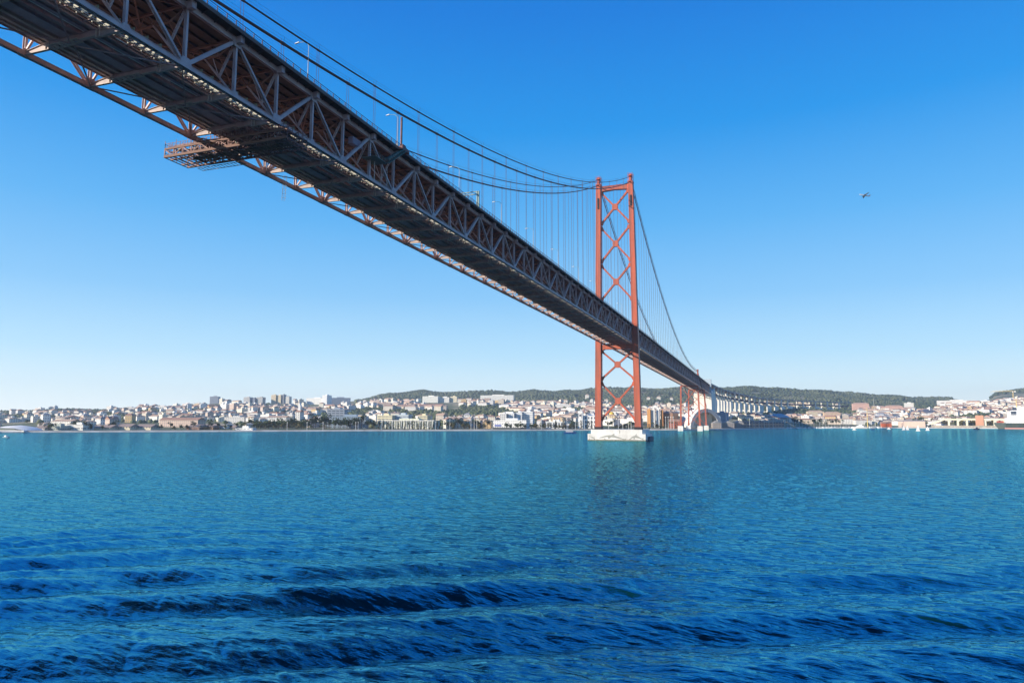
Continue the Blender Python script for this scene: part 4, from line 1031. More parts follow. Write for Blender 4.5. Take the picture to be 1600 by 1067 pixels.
while len(pts) < 24000:
    u = gw.uniform(480, 1680); D = gw.uniform(2450, 4150)
    if interp(HV, u) > 627 and not (1300 < u < 1545 and D > 2600): continue
    if 1490 < u < 1550: continue
    if u > 1545 and D < 3300: continue
    if 1170 < u < 1270 and 2750 < D < 2990 and gw.random() < .85: continue
    x, y, z = ground(u, D)
    cl_ = math.sin(x*.013+1.7*math.sin(y*.007))+math.sin(y*.017+x*.005)
    if cl_ > 1.35 and gw.random() < .8: continue
    pts.append((x, y, z+max(0, cl_)*gw.uniform(0, 3.5), gw.uniform(3, 7.5)*(1.15 if cl_ > .6 else .9)))
mass('hill_forest', pts, 'dark green forest covering the hills behind the city')
pts = []
tries = 0
while len(pts) < 14500 and tries < 400000:
    tries += 1; u = gw.uniform(-330, 1900); D = gw.uniform(950, 2600)
    if D < Dsh(u)+110: continue
    if any(a < u < b_ and D < dm for a, b_, dm in KEEP) or any(a < u < b_ and p < D < q for a, b_, p, q in KEEPF): continue
    z = float(terr(u, D)); v = vof(D, z+3)
    if gw.random() > min(1, wooded(u, v)*1.15+.13): continue
    x, y, z = ground(u, D); pts.append((x, y, z, gw.uniform(2.6, 5.6)))
mass('hillside_woods', pts, 'clumps of trees scattered among the houses on the slopes', (.055, .08, .04), (.10, .085, .04))

# ------------------------------------------------------------------ landmarks
def site(name, u, off, label, cat, rz=0, absD=None, group=None):
    D = absD if absD else float(Dsh(u))+off; x, y, z = ground(u, D)
    e = empty(name, (x, y, z), frame(u, D)+rz, label, cat, group); e['_D'] = D; del e['_D']; return e, FPX/D
def fmat(nm, c, win=(.1, .12, .15), pitch=(3.2, 3.1), size=(.45, .5)): return facade(nm, 'rgb', win, c, pitch, size)
def plainblock(name, u0, u1, vtop, off, label, cat, c, d=14, roof='flat', ri=0, absD=None, rz=0, pitch=(3.2, 3.1), size=(.45, .5), win=(.1, .12, .15), rh=3.5, extra=None, group=None):
    u = (u0+u1)/2; e, k = site(name, u, off, label, cat, rz, absD, group); D = absD if absD else float(Dsh(u))+off
    w = (u1-u0)*D/FPX; x, y, z = ground(u, D); vtop += 1.3 if D > 2000 else 0; H = zat(u, vtop, D)-z
    if roof != 'flat': H -= rh
    mb = MB().box(-w/2, w/2, -d/2, d/2, -8, H); mb.build('wall', fmat(name+'_wall', c, win, pitch, size), e)
    rb = MB(); wallroof(w, d, H, roof, rh, mb=rb)
    vs, fs = rb.v[8:], [tuple(i-8 for i in f) for f in rb.f[6:]]
    q = MB(); q.add(vs, fs); q.build('roof', ROOFS[ri][1] if roof != 'flat' else fmat(name+'_parapet', c, c), e)
    return e, w, H, d
M_WHITE = mat('white_render', (.82, .8, .76), .7, c2=(.7, .68, .64), scale=.1)
# museum: low white wave at the left edge
e, k = site('museum', 24, 22, 'low curved white museum like a wave at the left end of the shore', 'museum')
D = float(Dsh(24))+22; s = D/FPX
top = [(-42*s, .3), (-30*s, 3.2), (-14*s, 5.4), (2*s, 6.0), (16*s, 4.6), (27*s, 2.6), (36*s, .3)]
tp = []
for i in range(len(top)-1):
    for j in range(4): t_ = j/4; tp.append((top[i][0]*(1-t_)+top[i+1][0]*t_, top[i][1]*(1-t_)+top[i+1][1]*t_))
tp.append(top[-1])
mb = MB(); nn = len(tp)
for dpt, f in ((-9, .45), (-3, .9), (6, 1), (16, .8)): 
    mb.v += [(x, dpt, max(.3, z*f)) for x, z in tp]
for r in range(3):
    for i in range(nn-1): mb.f.append((r*nn+i, r*nn+i+1, (r+1)*nn+i+1, (r+1)*nn+i)); mb.m.append(0)
mb.build('shell_roof', M_WHITE, e, smooth=True)
MB().prism([(-30*s, -1), (20*s, -1), (14*s, 2.6), (-14*s, 3.2)], 'y', -9.6, -9.1).build('glazed_front', mat('museum_dark_glass', (.12, .14, .12), .3), e)  # dark glazing panel below the shell edge
MB().box(-44*s, 40*s, -14, -10, -1.2, .4).build('terrace', M_WHITE, e)
# low halls, left shore
plainblock('boathouse', 62, 82, 664, 30, 'low pale boathouse just right of the curved museum', 'hall', (.62, .56, .5), 16, 'gable', 2, size=(.3, .4))
plainblock('boathouse', 84, 106, 666, 26, 'low glazed grey-green hall second right of the curved museum', 'hall', (.45, .48, .42), 14, size=(.7, .4))
plainblock('boathouse', 112, 142, 664, 30, 'flat white hall third right of the curved museum', 'hall', (.75, .72, .66), 16, size=(.8, .3), pitch=(9, 4))
for i, (a, b_, vt_, lab) in enumerate(((150, 184, 663.5, 'long brown-roofed shed, leftmost of the riverside sheds'), (186, 214, 662, 'long brown-roofed shed, second of the riverside sheds'), (216, 246, 662.5, 'long brown-roofed shed, third of the riverside sheds'))):
    plainblock('riverside_shed', a, b_, vt_, 34, lab, 'shed', (.66, .58, .42), 16, 'gable', 2, pitch=(4, 6), size=(.4, .3), group='brown-roofed riverside sheds')
plainblock('barracks', 250, 320, 652, 150, 'very long red-roofed barracks above the brick halls', 'barracks', (.66, .5, .4), 16, 'gable', 0, size=(.4, .4))
plainblock('brick_hall', 298, 322, 663, 38, 'brown brick hall with pitched roof, left of the two brick halls', 'hall', (.30, .17, .12), 20, 'gable', 2, size=(.3, .4))
plainblock('brick_hall', 323, 343, 662.5, 38, 'larger brown brick hall with arched windows, right of the two brick halls', 'hall', (.33, .19, .12), 20, 'gable', 2, size=(.4, .6), pitch=(4, 9))
e, w, H, d = plainblock('station_building', 344, 374, 664, 36, 'cream gabled station building with central pediment', 'station', (.74, .62, .38), 14, 'gable', 2, size=(.4, .4))
MB().prism([(-4, H-1), (4, H-1), (4, H+1.5), (0, H+4.5), (-4, H+1.5)], 'y', -d/2-1, d/2-1).build('pediment', M_WHITE, e)
plainblock('quay_pavilion', 369, 400, 669.5, 13, 'long low white pavilion on the quay right of the station', 'pavilion', (.8, .78, .74), 8, size=(.7, .3), pitch=(5, 3))
# hilltop
plainblock('apartment_block', 328, 341, 618.5, 0, 'dark blue-grey apartment block alone on the hilltop', 'building', (.42, .44, .48), 20, absD=2380, rz=.3)
for i, (a, b_, vt_, c, lab) in enumerate(((381, 392, 619.5, (.55, .53, .5), 'left of the twin grey hilltop tower blocks'), (401, 412, 619.5, (.5, .49, .46), 'right of the twin grey hilltop tower blocks'), (392.5, 400, 621, (.22, .25, .3), 'darker lower block between the twin hilltop towers'))):
    plainblock('tower_block', a, b_, vt_, 0, lab, 'building', c, 18, absD=2400, group='twin hilltop towers')
for i, (a, b_, vt_, c, lab) in enumerate(((424, 432, 616, (.74, .6, .4), 'leftmost cream slab tower on the hilltop'), (432.5, 440, 616.5, (.76, .63, .42), 'second cream slab tower on the hilltop'), (440.5, 444.5, 615.5, (.28, .28, .3), 'thin dark stair tower among the cream towers'), (445, 453, 618.5, (.72, .68, .6), 'lower pale slab tower right of the cream towers'))):
    plainblock('tower_block', a, b_, vt_, 0, lab, 'building', c, 16, absD=2420, group='cream hilltop towers')
plainblock('hotel', 479, 511, 621, 0, 'long white stepped block on the hilltop right of the cream towers', 'building', (.82, .8, .74), 24, absD=2150, size=(.3, .3))
plainblock('hotel', 506, 514, 616.5, 0, 'tall white slab at the end of the long hilltop block', 'building', (.84, .82, .78), 30, absD=2140, size=(.1, .1))
plainblock('office_block', 515, 546, 620.5, 0, 'dark blue hilltop block beside the tall white slab, shade painted in its colour', 'building', (.3, .34, .4), 18, absD=2200, rz=.35)  # wall colour carries the blue shade of the white building's right side
plainblock('office_block', 513, 540, 640, 170, 'grey office block with banded windows above the shore trees', 'building', (.45, .48, .5), 24, size=(.8, .4), pitch=(6, 3.4), rz=.3)
plainblock('office_annex', 520, 574, 651, 90, 'low blue-grey annex below the grey office block', 'building', (.36, .44, .5), 20, rz=.25)
e, w, H, d = plainblock('church', 464, 472, 640, 250, 'small white church with pointed tower below the hilltop', 'church', (.8, .76, .68), 12, 'gable', 0)
MB().box(-2, 2, -2, 2, 0, H+9).prism([(-2.2, H+9), (2.2, H+9), (0, H+15)], 'y', -2.2, 2.2).build('bell_tower', M_WHITE, e)
# exhibition hall
e, w, H, d = plainblock('exhibition_hall', 592, 686, 657.5, 60, 'long pale green exhibition hall with tall columns behind cypresses', 'exhibition hall', (.66, .66, .5), 24, size=(.45, .75), pitch=(7, 12), win=(.25, .28, .24), ri=3)
mb = MB()
for i in range(24): x = -w/2+w*(i+.5)/24; mb.box(x-.35, x+.35, -d/2-1.4, -d/2-.8, 0, H)
mb.build('colonnade', M_WHITE, e)
MB().box(-w/2-1, w/2+1, -d/2-1.8, -d/2, H, H+1).build('cornice', M_WHITE, e)
for a, b_, vt_, lab in ((591, 617, 649.5, 'yellow-cream upper wing left of the exhibition hall'), (619, 642, 648.5, 'pale blue-grey upper wing behind the exhibition hall'), (655, 671, 649.5, 'short cream upper wing at right behind the exhibition hall')):
    plainblock('hall_wing', a, b_, vt_, 100, lab, 'building', (.70, .63, .42) if 'cream' in lab else (.5, .56, .58), 14, size=(.9, .3), pitch=(6, 3.5), group='upper wings behind the exhibition hall')
for a, b_, vt_, D_, lab, c in ((600, 616, 632, 1750, 'long red-roofed palace wing, left of three on the wooded slope', (.74, .66, .55)), (620, 641, 632, 1760, 'long red-roofed palace wing, middle of three on the wooded slope', (.74, .66, .55)), (655, 694, 631, 1800, 'long red-roofed palace wing, right of three on the wooded slope', (.7, .64, .58))):
    plainblock('palace_wing', a, b_, vt_, 0, lab, 'palace', c, 18, 'gable', 0, absD=D_, group='palace wings on the wooded slope')
for a, b_, vt_, lab, c in ((660, 686, 618, 'broad white slab block at the foot of the forest hill', (.82, .8, .72)), (687, 703, 619.5, 'second white slab block at the foot of the forest hill', (.8, .77, .7)), (704, 715, 618.5, 'cream end block right of the white slabs below the forest', (.76, .66, .46))):
    plainblock('slab_block', a, b_, vt_, 0, lab, 'building', c, 16, absD=2430, group='white slabs below the forest hill')
plainblock('slab_block', 750, 804, 616.5, 0, 'very long white terrace block stretched below the forest ridge', 'building', (.78, .76, .7), 14, absD=2500, rz=-.02)
plainblock('orphanage', 815, 862, 632, 0, 'large pinkish-white institution on the slope with red roof', 'building', (.80, .70, .62), 22, 'hip', 1, absD=1850)
# long white riverside building
e, w, H, d = plainblock('riverside_building', 773, 826, 657, 42, 'long white riverside building with ribbed upper storey and small blue sign', 'building', (.84, .82, .78), 24, size=(.35, .3), pitch=(2.6, 4.5))
MB().box(-w/2+2.5, -w/2+12, -d/2-.3, -d/2-.02, 3.4, 5.6).build('sign_board', mat('sign_blue', (.08, .12, .4), .5), e)
MB().box(-w/2, w/2, -d/2-.25, -d/2-.02, -.2, 1.6).build('ground_floor_glazing', mat('dark_glazing', (.05, .06, .07), .2), e)
for i, (a, b_, vt_) in enumerate(((783, 793, 647), (795, 805, 646), (807, 817, 645), (818, 834, 643.5))):
    plainblock('villa_block', a, b_, vt_, 170, '%s of four white blocks stepped behind the long riverside building' % ('leftmost', 'second', 'third', 'rightmost and largest')[i], 'building', (.76, .76, .74) if i else (.7, .68, .64), 14, size=(.5, .4), group='four white blocks behind the riverside building')
plainblock('palace', 863, 882, 649, 90, 'ochre and cream palace with orange hipped roof left of the clock tower', 'palace', (.74, .55, .32), 20, 'hip', 1, size=(.4, .6), pitch=(4, 5))
plainblock('glazed_hall', 854, 884, 659, 44, 'pale columned hall below the ochre palace', 'hall', (.75, .75, .72), 16, size=(.6, .8), pitch=(4, 9))
e, w, H, d = plainblock('clock_tower', 904, 911, 643, 56, 'slender white clock tower rising beside the white hall', 'tower', (.84, .83, .8), 8, size=(.15, .6), pitch=(4.4, 12))
MB().box(-w/2-.6, w/2+.6, -4.6, 4.6, H-2.4, H-1.6).prism([(-1.6, H+.7), (1.6, H+.7), (0, H+4)], 'y', -1.6, 1.6).build('tower_crown', M_WHITE, e)
MB().box(-1.5, 1.5, -4.3, -4.02, H-7, H-4).build('clock_face', mat('clock_dark', (.12, .12, .14), .5), e)
plainblock('white_hall', 911.5, 936, 650, 58, 'white hall with two rows of windows right of the clock tower', 'hall', (.84, .83, .8), 18, size=(.5, .55), pitch=(4.5, 6))
e, w, H, d = plainblock('domed_church', 950, 962, 646, 230, 'church with small golden yellow dome seen between the tower legs', 'church', (.74, .58, .36), 14, 'hip', 1)
dm = MB(); 
for i in range(5):
    for j in range(12):
        pass
r5 = [(4.6*math.cos(a), 4.6*math.sin(a)) for a in np.linspace(0, math.pi/2, 6)]
dm.tube([(0, 0, H+2+z) for _, z in r5], [max(.05, x) for x, _ in r5], 12); dm.build('dome', mat('dome_gold', (.75, .48, .08), .5), e)
# striped block
for i, (a, b_, vt_, c, lab) in enumerate(((1012, 1017, 640.5, (.72, .36, .12), 'narrow orange slab at the left of the striped block'), (1018, 1024, 640, (.78, .76, .7), 'first white slab of the striped block'), (1026, 1031, 639.5, (.82, .8, .76), 'second white slab of the striped block'), (1033, 1036.5, 642, (.72, .33, .12), 'thin orange slab at the right of the striped block'))):
    plainblock('striped_block', a, b_, vt_, 120, lab, 'building', c, 14, size=(.2, .3), group='striped orange and white block')
plainblock('brick_warehouse', 1037, 1056, 642, 130, 'brown brick warehouse left of the white arched shell', 'warehouse', (.36, .2, .12), 30, 'hip', 2, rz=-.25)
plainblock('red_shed', 1046, 1062, 655, 60, 'low red-brown shed beneath the brick warehouse', 'shed', (.45, .14, .08), 12, 'gable', 0)
# arched shell
xa, ya, za = ground(1097, 1130.)
e = empty('arched_shell', (xa, ya, za), frame(1097, 1130)+.35, 'huge white arched shell roof standing behind the side bent legs', 'arched hall')
def archring(rx, rz, y, n=20): return [(rx*math.cos(t_), y, rz*math.sin(t_)) for t_ in np.linspace(0, math.pi, n)]
mb = MB(); A = archring(26, 29, -14); B = archring(26, 29, 26); A2 = archring(22.5, 25.5, -14); B2 = archring(22.5, 25.5, 26)
n = 20; mb.v = A+B+B2+A2
for r in range(4):
    for i in range(n-1): mb.f.append((r*n+i, r*n+i+1, ((r+1) % 4)*n+i+1, ((r+1) % 4)*n+i)); mb.m.append(0)
mb.build('shell', M_WHITE, e, smooth=False)
mb = MB(); C_ = archring(27, 30, -15.5); D_2 = archring(27, 30, -14.02); C2 = archring(21.5, 24.5, -15.5); D22 = archring(21.5, 24.5, -14.02); mb.v = C_+D_2+D22+C2
for r in range(4):
    for i in range(n-1): mb.f.append((r*n+i, r*n+i+1, ((r+1) % 4)*n+i+1, ((r+1) % 4)*n+i)); mb.m.append(0)
mb.build('edge_rib', mat('rib_grey', (.28, .31, .35), .7), e)
MB().prism([(-19, 0), (19, 0), (16, 12), (9, 19), (0, 21), (-9, 19), (-16, 12)], 'y', 12, 12.6).build('end_wall', fmat('shell_end', (.74, .68, .54), pitch=(6, 6)), e)
MB().box(-23, -17, -13, 24, -2, 3).box(17, 23, -13, 24, -2, 3).build('plinth', M_CONC, e)
e, w, H, d = plainblock('blue_box_building', 1119, 1137, 645, 170, 'plain blue-grey box building in front of the viaduct', 'building', (.17, .27, .40), 30, size=(.02, .02), rz=-.3)
for i, (a, b_) in enumerate(((1112, 1125), (1126, 1145), (1147, 1160))):
    plainblock('dock_warehouse', a, b_, 657.5, 40, '%s of the grey gabled dock warehouses on the quay' % ('leftmost', 'middle', 'rightmost')[i], 'warehouse', (.34, .30, .27), 22, 'gablex', 3, group='grey dock warehouses')
for i, (a, b_, vt_) in enumerate(((1162, 1190, 657), (1192, 1222, 656.5))):
    plainblock('dock_restaurant', a, b_, vt_, 50, 'low red-brown dock restaurant row, %s of two' % ('left', 'right')[i], 'restaurant', (.58, .36, .26), 16, 'gable', i, size=(.7, .4), pitch=(5, 5))
xd, yd, zd = ground(1216, 1620.); e = empty('domed_pavilion', (xd, yd, zd), frame(1216, 1600), 'smooth blue-grey domed roof below the viaduct', 'pavilion')
mb = MB(); rr = 30
for i, a in enumerate(np.linspace(0, math.pi/2*.98, 8)):
    mb.v += [(rr*math.cos(a)*math.cos(t_), rr*.7*math.cos(a)*math.sin(t_), 17*math.sin(a)) for t_ in np.linspace(0, 2*math.pi, 24, endpoint=False)]
for i in range(7):
    for j in range(24): mb.f.append((i*24+j, i*24+(j+1) % 24, (i+1)*24+(j+1) % 24, (i+1)*24+j)); mb.m.append(0)
mb.build('dome', mat('dome_blue', (.30, .40, .46), .5), e, smooth=True); MB().box(-31, 31, -22, -20, -2, 3).build('plinth', M_CONC, e)
for i, (a, b_, vt_, D_, c, ri, lab) in enumerate(((1198, 1214, 650, 1520, (.8, .74, .6), 0, 'small cream house just left of the blue dome'), (1232, 1248, 652, 1540, (.82, .78, .7), 1, 'white house just right of the blue dome'), (1250, 1268, 653.5, 1520, (.78, .62, .44), 0, 'ochre house among the marina palms, left one'),
        (1271, 1290, 653, 1530, (.82, .76, .64), 1, 'cream house among the marina palms, middle one'), (1294, 1312, 654, 1500, (.8, .66, .5), 0, 'peach house among the marina palms, right one'), (1315, 1332, 653, 1520, (.84, .8, .72), 1, 'white house left of the rusty red shed'))):
    plainblock('quay_house', a, b_, vt_, 0, lab, 'house', c, 12, 'hip', ri, absD=D_, rh=2.4)
# housing under the viaduct and right of it
k_ = 0
for i, (a, b_, vt_, D_, c, ri, lab) in enumerate(((1236, 1262, 646, 1750, (.76, .68, .5), 0, 'cream apartment building with red roof right of the blue dome'), (1262, 1286, 641, 1900, (.74, .62, .44), 1, 'cream arcaded building under the last viaduct piers'), (1288, 1312, 643, 1880, (.7, .5, .34), 1, 'orange-roofed block left of the navy slope'), (1240, 1285, 653, 1640, (.66, .42, .28), 1, 'long low orange-roofed row behind the marina trees'), (1288, 1335, 651, 1700, (.72, .6, .36), 1, 'yellowish market hall behind the marina'))):
    plainblock('apartment_building', a, b_, vt_, 0, lab, 'building', c, 18, 'hip', ri, absD=D_)
for i, (a, b_, vt_, lab) in enumerate(((1334, 1357, 627.5, 'tallest pink apartment block, leftmost of the pink row'), (1361, 1383, 632.5, 'middle pink apartment block of the row'), (1386, 1409, 631.5, 'right pink apartment block of the row'), (1410, 1430, 634.5, 'last lower pink apartment block of the row'))):
    plainblock('pink_apartment_block', a, b_, vt_, 0, lab, 'building', (.72, .44, .34), 20, 'hip', 1, absD=2250+i*20, size=(.4, .4), group='pink apartment blocks')
plainblock('white_tower_block', 1415, 1428, 628.5, 0, 'white tower block standing above the pink row', 'building', (.82, .78, .7), 16, absD=2400)
for a, b_, vt_, D_, c, ri, lab in ((1336, 1375, 645, 1900, (.78, .7, .56), 0, 'long cream quay block with red roof above the yacht masts'), (1376, 1402, 646, 1880, (.74, .62, .48), 3, 'cream depot with grey roof right of the long quay block'), (1370, 1380, 644.5, 1760, (.85, .84, .82), 3, 'small white gabled chapel-like house behind the masts')):
    plainblock('quay_block', a, b_, vt_, 0, lab, 'building', c, 18, 'gable', ri, absD=D_)
plainblock('dark_glass_block', 1437, 1458, 641, 0, 'low dark blue glass block behind the cream warehouse', 'building', (.07, .09, .16), 20, absD=1950, size=(.8, .5))
plainblock('cream_warehouse', 1406, 1442, 656.5, 30, 'long low pink-cream warehouse right on the quay', 'warehouse', (.78, .58, .46), 16, 'gable', 3, size=(.1, .1), rh=1.6)
plainblock('red_shed', 1377, 1391, 658.5, 18, 'pair-like rusty red shed on the quay by the marina', 'shed', (.55, .13, .05), 10, 'gable', 0, size=(.2, .3))
# raised quay walkway
e, k = site('quay_walkway', 1520, 40, 'cream raised walkway on square piers with an orange stair tower', 'walkway')
D = float(Dsh(1520))+40; s = D/FPX
MB().box(-38*s, 42*s, -3, 3, 13, 16).add([(-38*s, -3, 13), (-38*s, 3, 13), (-38*s, 3, 16), (-38*s, -3, 16), (-58*s, -3, 3), (-58*s, 3, 3), (-58*s, 3, 6), (-58*s, -3, 6)], [(3, 2, 1, 0), (4, 5, 6, 7), (0, 1, 5, 4), (1, 2, 6, 5), (2, 3, 7, 6), (3, 0, 4, 7)]).build('deck', mat('walkway_cream', (.8, .72, .52), .8), e)
for x in (-32, -20, -8, 16, 28, 40): MB().box(x*s-1.6, x*s+1.6, -2.4, 2.4, -3, 12.99).build('pier', mat('walkway_pier', (.8, .74, .56), .8), e)
MB().box(3.5*s, 14*s, -4, 4, 3, 22).build('stair_tower', mat('stair_orange', (.62, .32, .2), .7), e)
MB().box(-60*s, 48*s, -22, -9, -4, 2.8).build('rock_apron', mat('apron_stone', (.55, .48, .38), .9, c2=(.35, .3, .25), scale=.3), e)
# cliff, white hillside and crane at the right
e, w, H, d = plainblock('hillside_block', 1500, 1560, 626, 0, 'very long white hillside block running down from the crane', 'building', (.84, .81, .74), 30, absD=2380, size=(.3, .3))
plainblock('hillside_block', 1470, 1520, 624.5, 0, 'pale block on the skyline left of the crane', 'building', (.8, .76, .7), 20, absD=2650, size=(.3, .3))
cx_, cy_, cz_ = ground(1586, 2350.); c = empty('tower_crane', (cx_, cy_, cz_), frame(1586, 2350), 'yellow tower crane with long horizontal jib on the right hill', 'crane')
s = 2350/FPX; hc = zat(1586, 611, 2350)-cz_; mb = MB()
for i in range(14):
    z0, z1 = hc*i/14, hc*(i+1)/14
    for q in (-1.3, 1.3): mb.beam((q, 0, z0), (q, 0, z1), .7, .7, (0, 1, 0))
    mb.beam((-1.3, 0, z0), (1.3, 0, z1), .4, .4, (0, 1, 0))
M_CR = mat('crane_yellow', (.75, .55, .2), .6); mb.build('mast', M_CR, c)
mb = MB().beam((-29*s, 0, hc), (3*s, 0, hc), .8, .8).beam((-26*s, 0, hc+2.4), (0, 0, hc+2.6), .5, .5)
for i in range(13): mb.beam((-26*s+i*2*s, 0, hc), (-25*s+i*2*s, 0, hc+2.4), .3, .3)
mb.build('jib', M_CR, c); MB().box(1.5*s, 4*s, -1.5, 1.5, hc-3, hc).build('counterweight', M_CONC, c); MB().box(-2, 1, -1.4, 1.4, hc-3.4, hc-.6).build('cab', M_WHITE, c)
# quarry scar blocks on the forest hill
qs = MB()
for i in range(36):
    u = 1172+92*i/35; Dq = 2860+rnd.uniform(-30, 30); x, y, z = ground(u, Dq); a = rnd.uniform(0, 3); s_ = rnd.uniform(9, 17)
    qs.prism([(x+s_*math.cos(a+t_)*rnd.uniform(.7, 1.1), y+s_*math.sin(a+t_)*rnd.uniform(.7, 1.1)) for t_ in np.linspace(0, 5.4, 6)], 'z', z-8, z+rnd.uniform(5, 12))
o = qs.build('rock_outcrop', mat('quarry_rock', (.62, .5, .36), .9, c2=(.45, .36, .25), scale=.05)); tag(o, 'band of pale tan rock cut into the forest hill above the viaduct', 'rock face')
# villas in the forest
for i, (u, v, D_, w) in enumerate(((918, 616, 2950, 16), (1014, 614, 2900, 14), (1030, 615, 2950, 16), (1050, 614.5, 2900, 12), (883, 623, 2600, 22), (926, 626, 2500, 18), (1310, 629, 2700, 18), (948, 620, 2700, 14))):
    x, y, z = ground(u, D_); e = empty('villa', (x, y, z), frame(u, D_), '%s among the trees of the forest slope' % ('%s white villa from the left' % ORD[sorted([918, 1014, 1030, 1050, 883, 926, 1310, 948]).index(u)+1]), 'villa', 'villas on the forest slope')
    MB().box(-w/2, w/2, -6, 6, -6, 16).build('wall', fmat('villa_wall', (.8, .74, .62)), e); q = MB(); rb = MB(); wallroof(w, 12, 16, 'hip', 4, mb=rb); q.add(rb.v[8:], [tuple(i_-8 for i_ in f) for f in rb.f[6:]]); q.build('roof', RO_ORG, e)
# poles along the promenade
PM = mat('pole_white', (.75, .75, .72), .5)
pl = []
for us_, hgt in (((597, 613, 627, 641, 656, 669, 681), 10), ((693, 697, 703, 736, 741, 745), 16), ((769, 846, 858, 872, 886, 899, 913), 12), ((951, 966, 973, 982, 986), 17), ((1040, 1044, 1048, 1052), 17), ((1171, 1178, 1186, 1194, 1201, 1208), 15), ((556, 560, 505, 480, 449), 9)):
    for u in us_: pl.append((u, hgt))
pl.sort(); lpm = None
for i, (u, hgt) in enumerate(pl):
    D = float(Dsh(u))+9; x, y, z = ground(u, D)
    if lpm is None:
        lpm = MB().tube([(0, 0, -1), (0, 0, 1)], [.28, .2], 6).box(-.9, .9, -.16, .16, .98, 1.02).build('light_mast', PM); o = lpm
    else: o = lpm.copy(); COL.objects.link(o)
    o.location = (x, y, z+1); o.scale = (1, 1, hgt/1); o.location.z = z+.5
    tag(o, 'slim white light mast on the quay, %s counting from the left' % (ORD[i+1] if i+1 < len(ORD) else str(i+1)+'th'), 'light mast', 'light masts along the quay')

# ------------------------------------------------------------------ boats
M_HULLW = mat('hull_white', (.82, .82, .8), .35); M_HULLB = mat('hull_blue', (.04, .10, .35), .4); M_SAIL = mat('sail_white', (.85, .85, .83), .8); M_GLS = mat('boat_glass', (.05, .07, .1), .15)
def hull(mb, L_, B, z0, z1, mi=0, n=10, bow=.45):
    st = [(-L_/2+L_*i/n) for i in range(n+1)]; rows_ = []
    for i, x in enumerate(st):
        t_ = (x+L_/2)/L_; w = B/2*(1 if t_ < 1-bow else max(.02, 1-((t_-1+bow)/bow)**2)); sh = (z1-z0)*.25*max(0, t_-.5)
        rows_.append([(x, -w*.6, z0), (x, -w, z1+sh), (x, w, z1+sh), (x, w*.6, z0)])
    vs = [p for r in rows_ for p in r]; fs = []
    for i in range(n):
        for j in range(4): fs.append((i*4+j, i*4+(j+1) % 4, i*4+4+(j+1) % 4, i*4+4+j))
    fs += [(3, 2, 1, 0), (n*4, n*4+1, n*4+2, n*4+3)]; return mb.add(vs, fs, mi)
def wpos(u, D): p = XY(u, D); return float(p[0]), float(p[1])
def boat_root(name, u, v, label, cat, rz, group=None):
    D = (CP[2]-WL)*FPX/(v-656.7); x, y = wpos(u, D); return empty(name, (x, y, WL), frame(u, D)+rz, label, cat, group), D
e, D = boat_root('motor_boat', 11, 684.5, 'small grey-blue motor boat with low cabin near the left edge', 'boat', math.pi)
hull(MB(), 6.2, 2.2, -.3, .75).build('hull', mat('hull_greyblue', (.25, .38, .45), .4), e); MB().box(-1.2, .9, -.8, .8, .75, 1.9).box(-1.2, .5, -.7, .7, 1.9, 2.0).build('cabin', M_HULLW, e); MB().box(-.2, -.1, -.05, .05, 2, 3.1).build('mast', M_DARK, e)
e, D = boat_root('tour_boat', 890.5, 676.3, 'blue and white tour boat left of the white pier', 'boat', .1)
hull(MB(), 13.5, 4.2, -.3, 1.3).build('hull', M_HULLB, e); MB().box(-4.5, 3.5, -1.6, 1.6, 1.3, 2.6).box(-4.2, 1.5, -1.5, 1.5, 2.7, 2.8).build('cabin', M_HULLW, e); MB().box(-4.3, 3.3, -1.62, -1.6, 1.8, 2.3).build('windows', M_GLS, e)
for i, (u, v, hgt, lab) in enumerate(((1411.5, 671.5, 7.5, 'small dinghy with white sail, leftmost of the pair close together'), (1417, 671.5, 7.5, 'small dinghy with white sail, right of the pair close together'), (1433.5, 673, 9, 'tallest white-sailed dinghy, third from the left'), (1448.5, 672, 6.5, 'white-sailed dinghy farthest to the right'), (1334, 671.5, 4, 'tiny white-sailed dinghy before the moored white yacht'), (1388, 670, 3.4, 'tiny pinkish-sailed dinghy before the red shed'))):
    e, D = boat_root('sailing_dinghy', u, v, lab, 'sailing dinghy', .25-.12*i, 'sailing dinghies off the quay')
    hull(MB(), 5.4, 1.9, -.2, .7, n=6).build('hull', M_HULLW, e)
    MB().prism([(-2.3, .9), (.5, .9), (.45, hgt), (-.9, hgt*.65)], 'y', -.03, .03).prism([(.7, .8), (2.1, .8), (.6, hgt*.75)], 'y', -.03, .03).build('sail', M_SAIL, e); MB().tube([(.56, 0, .4), (.56, 0, hgt+.2)], .06, 5).build('mast', PM, e)
e, D = boat_root('rib_boat', 1525, 669.8, 'small dark workboat lying under the raised walkway', 'boat', .2)
hull(MB(), 9, 3.2, -.3, 1.6).build('hull', M_DARK, e); MB().box(-1, 1.6, -1, 1, 1.6, 3.6).build('cabin', mat('cabin_dark_blue', (.04, .05, .1), .5), e)
e, D = boat_root('patrol_boat', 1363, 670.4, 'small low dark boat in front of the moored yachts', 'boat', .1)
hull(MB(), 5, 2, -.3, .7).build('hull', M_HULLB, e); MB().box(-.8, .6, -.6, .6, .7, 1.5).build('cabin', M_GLS, e)
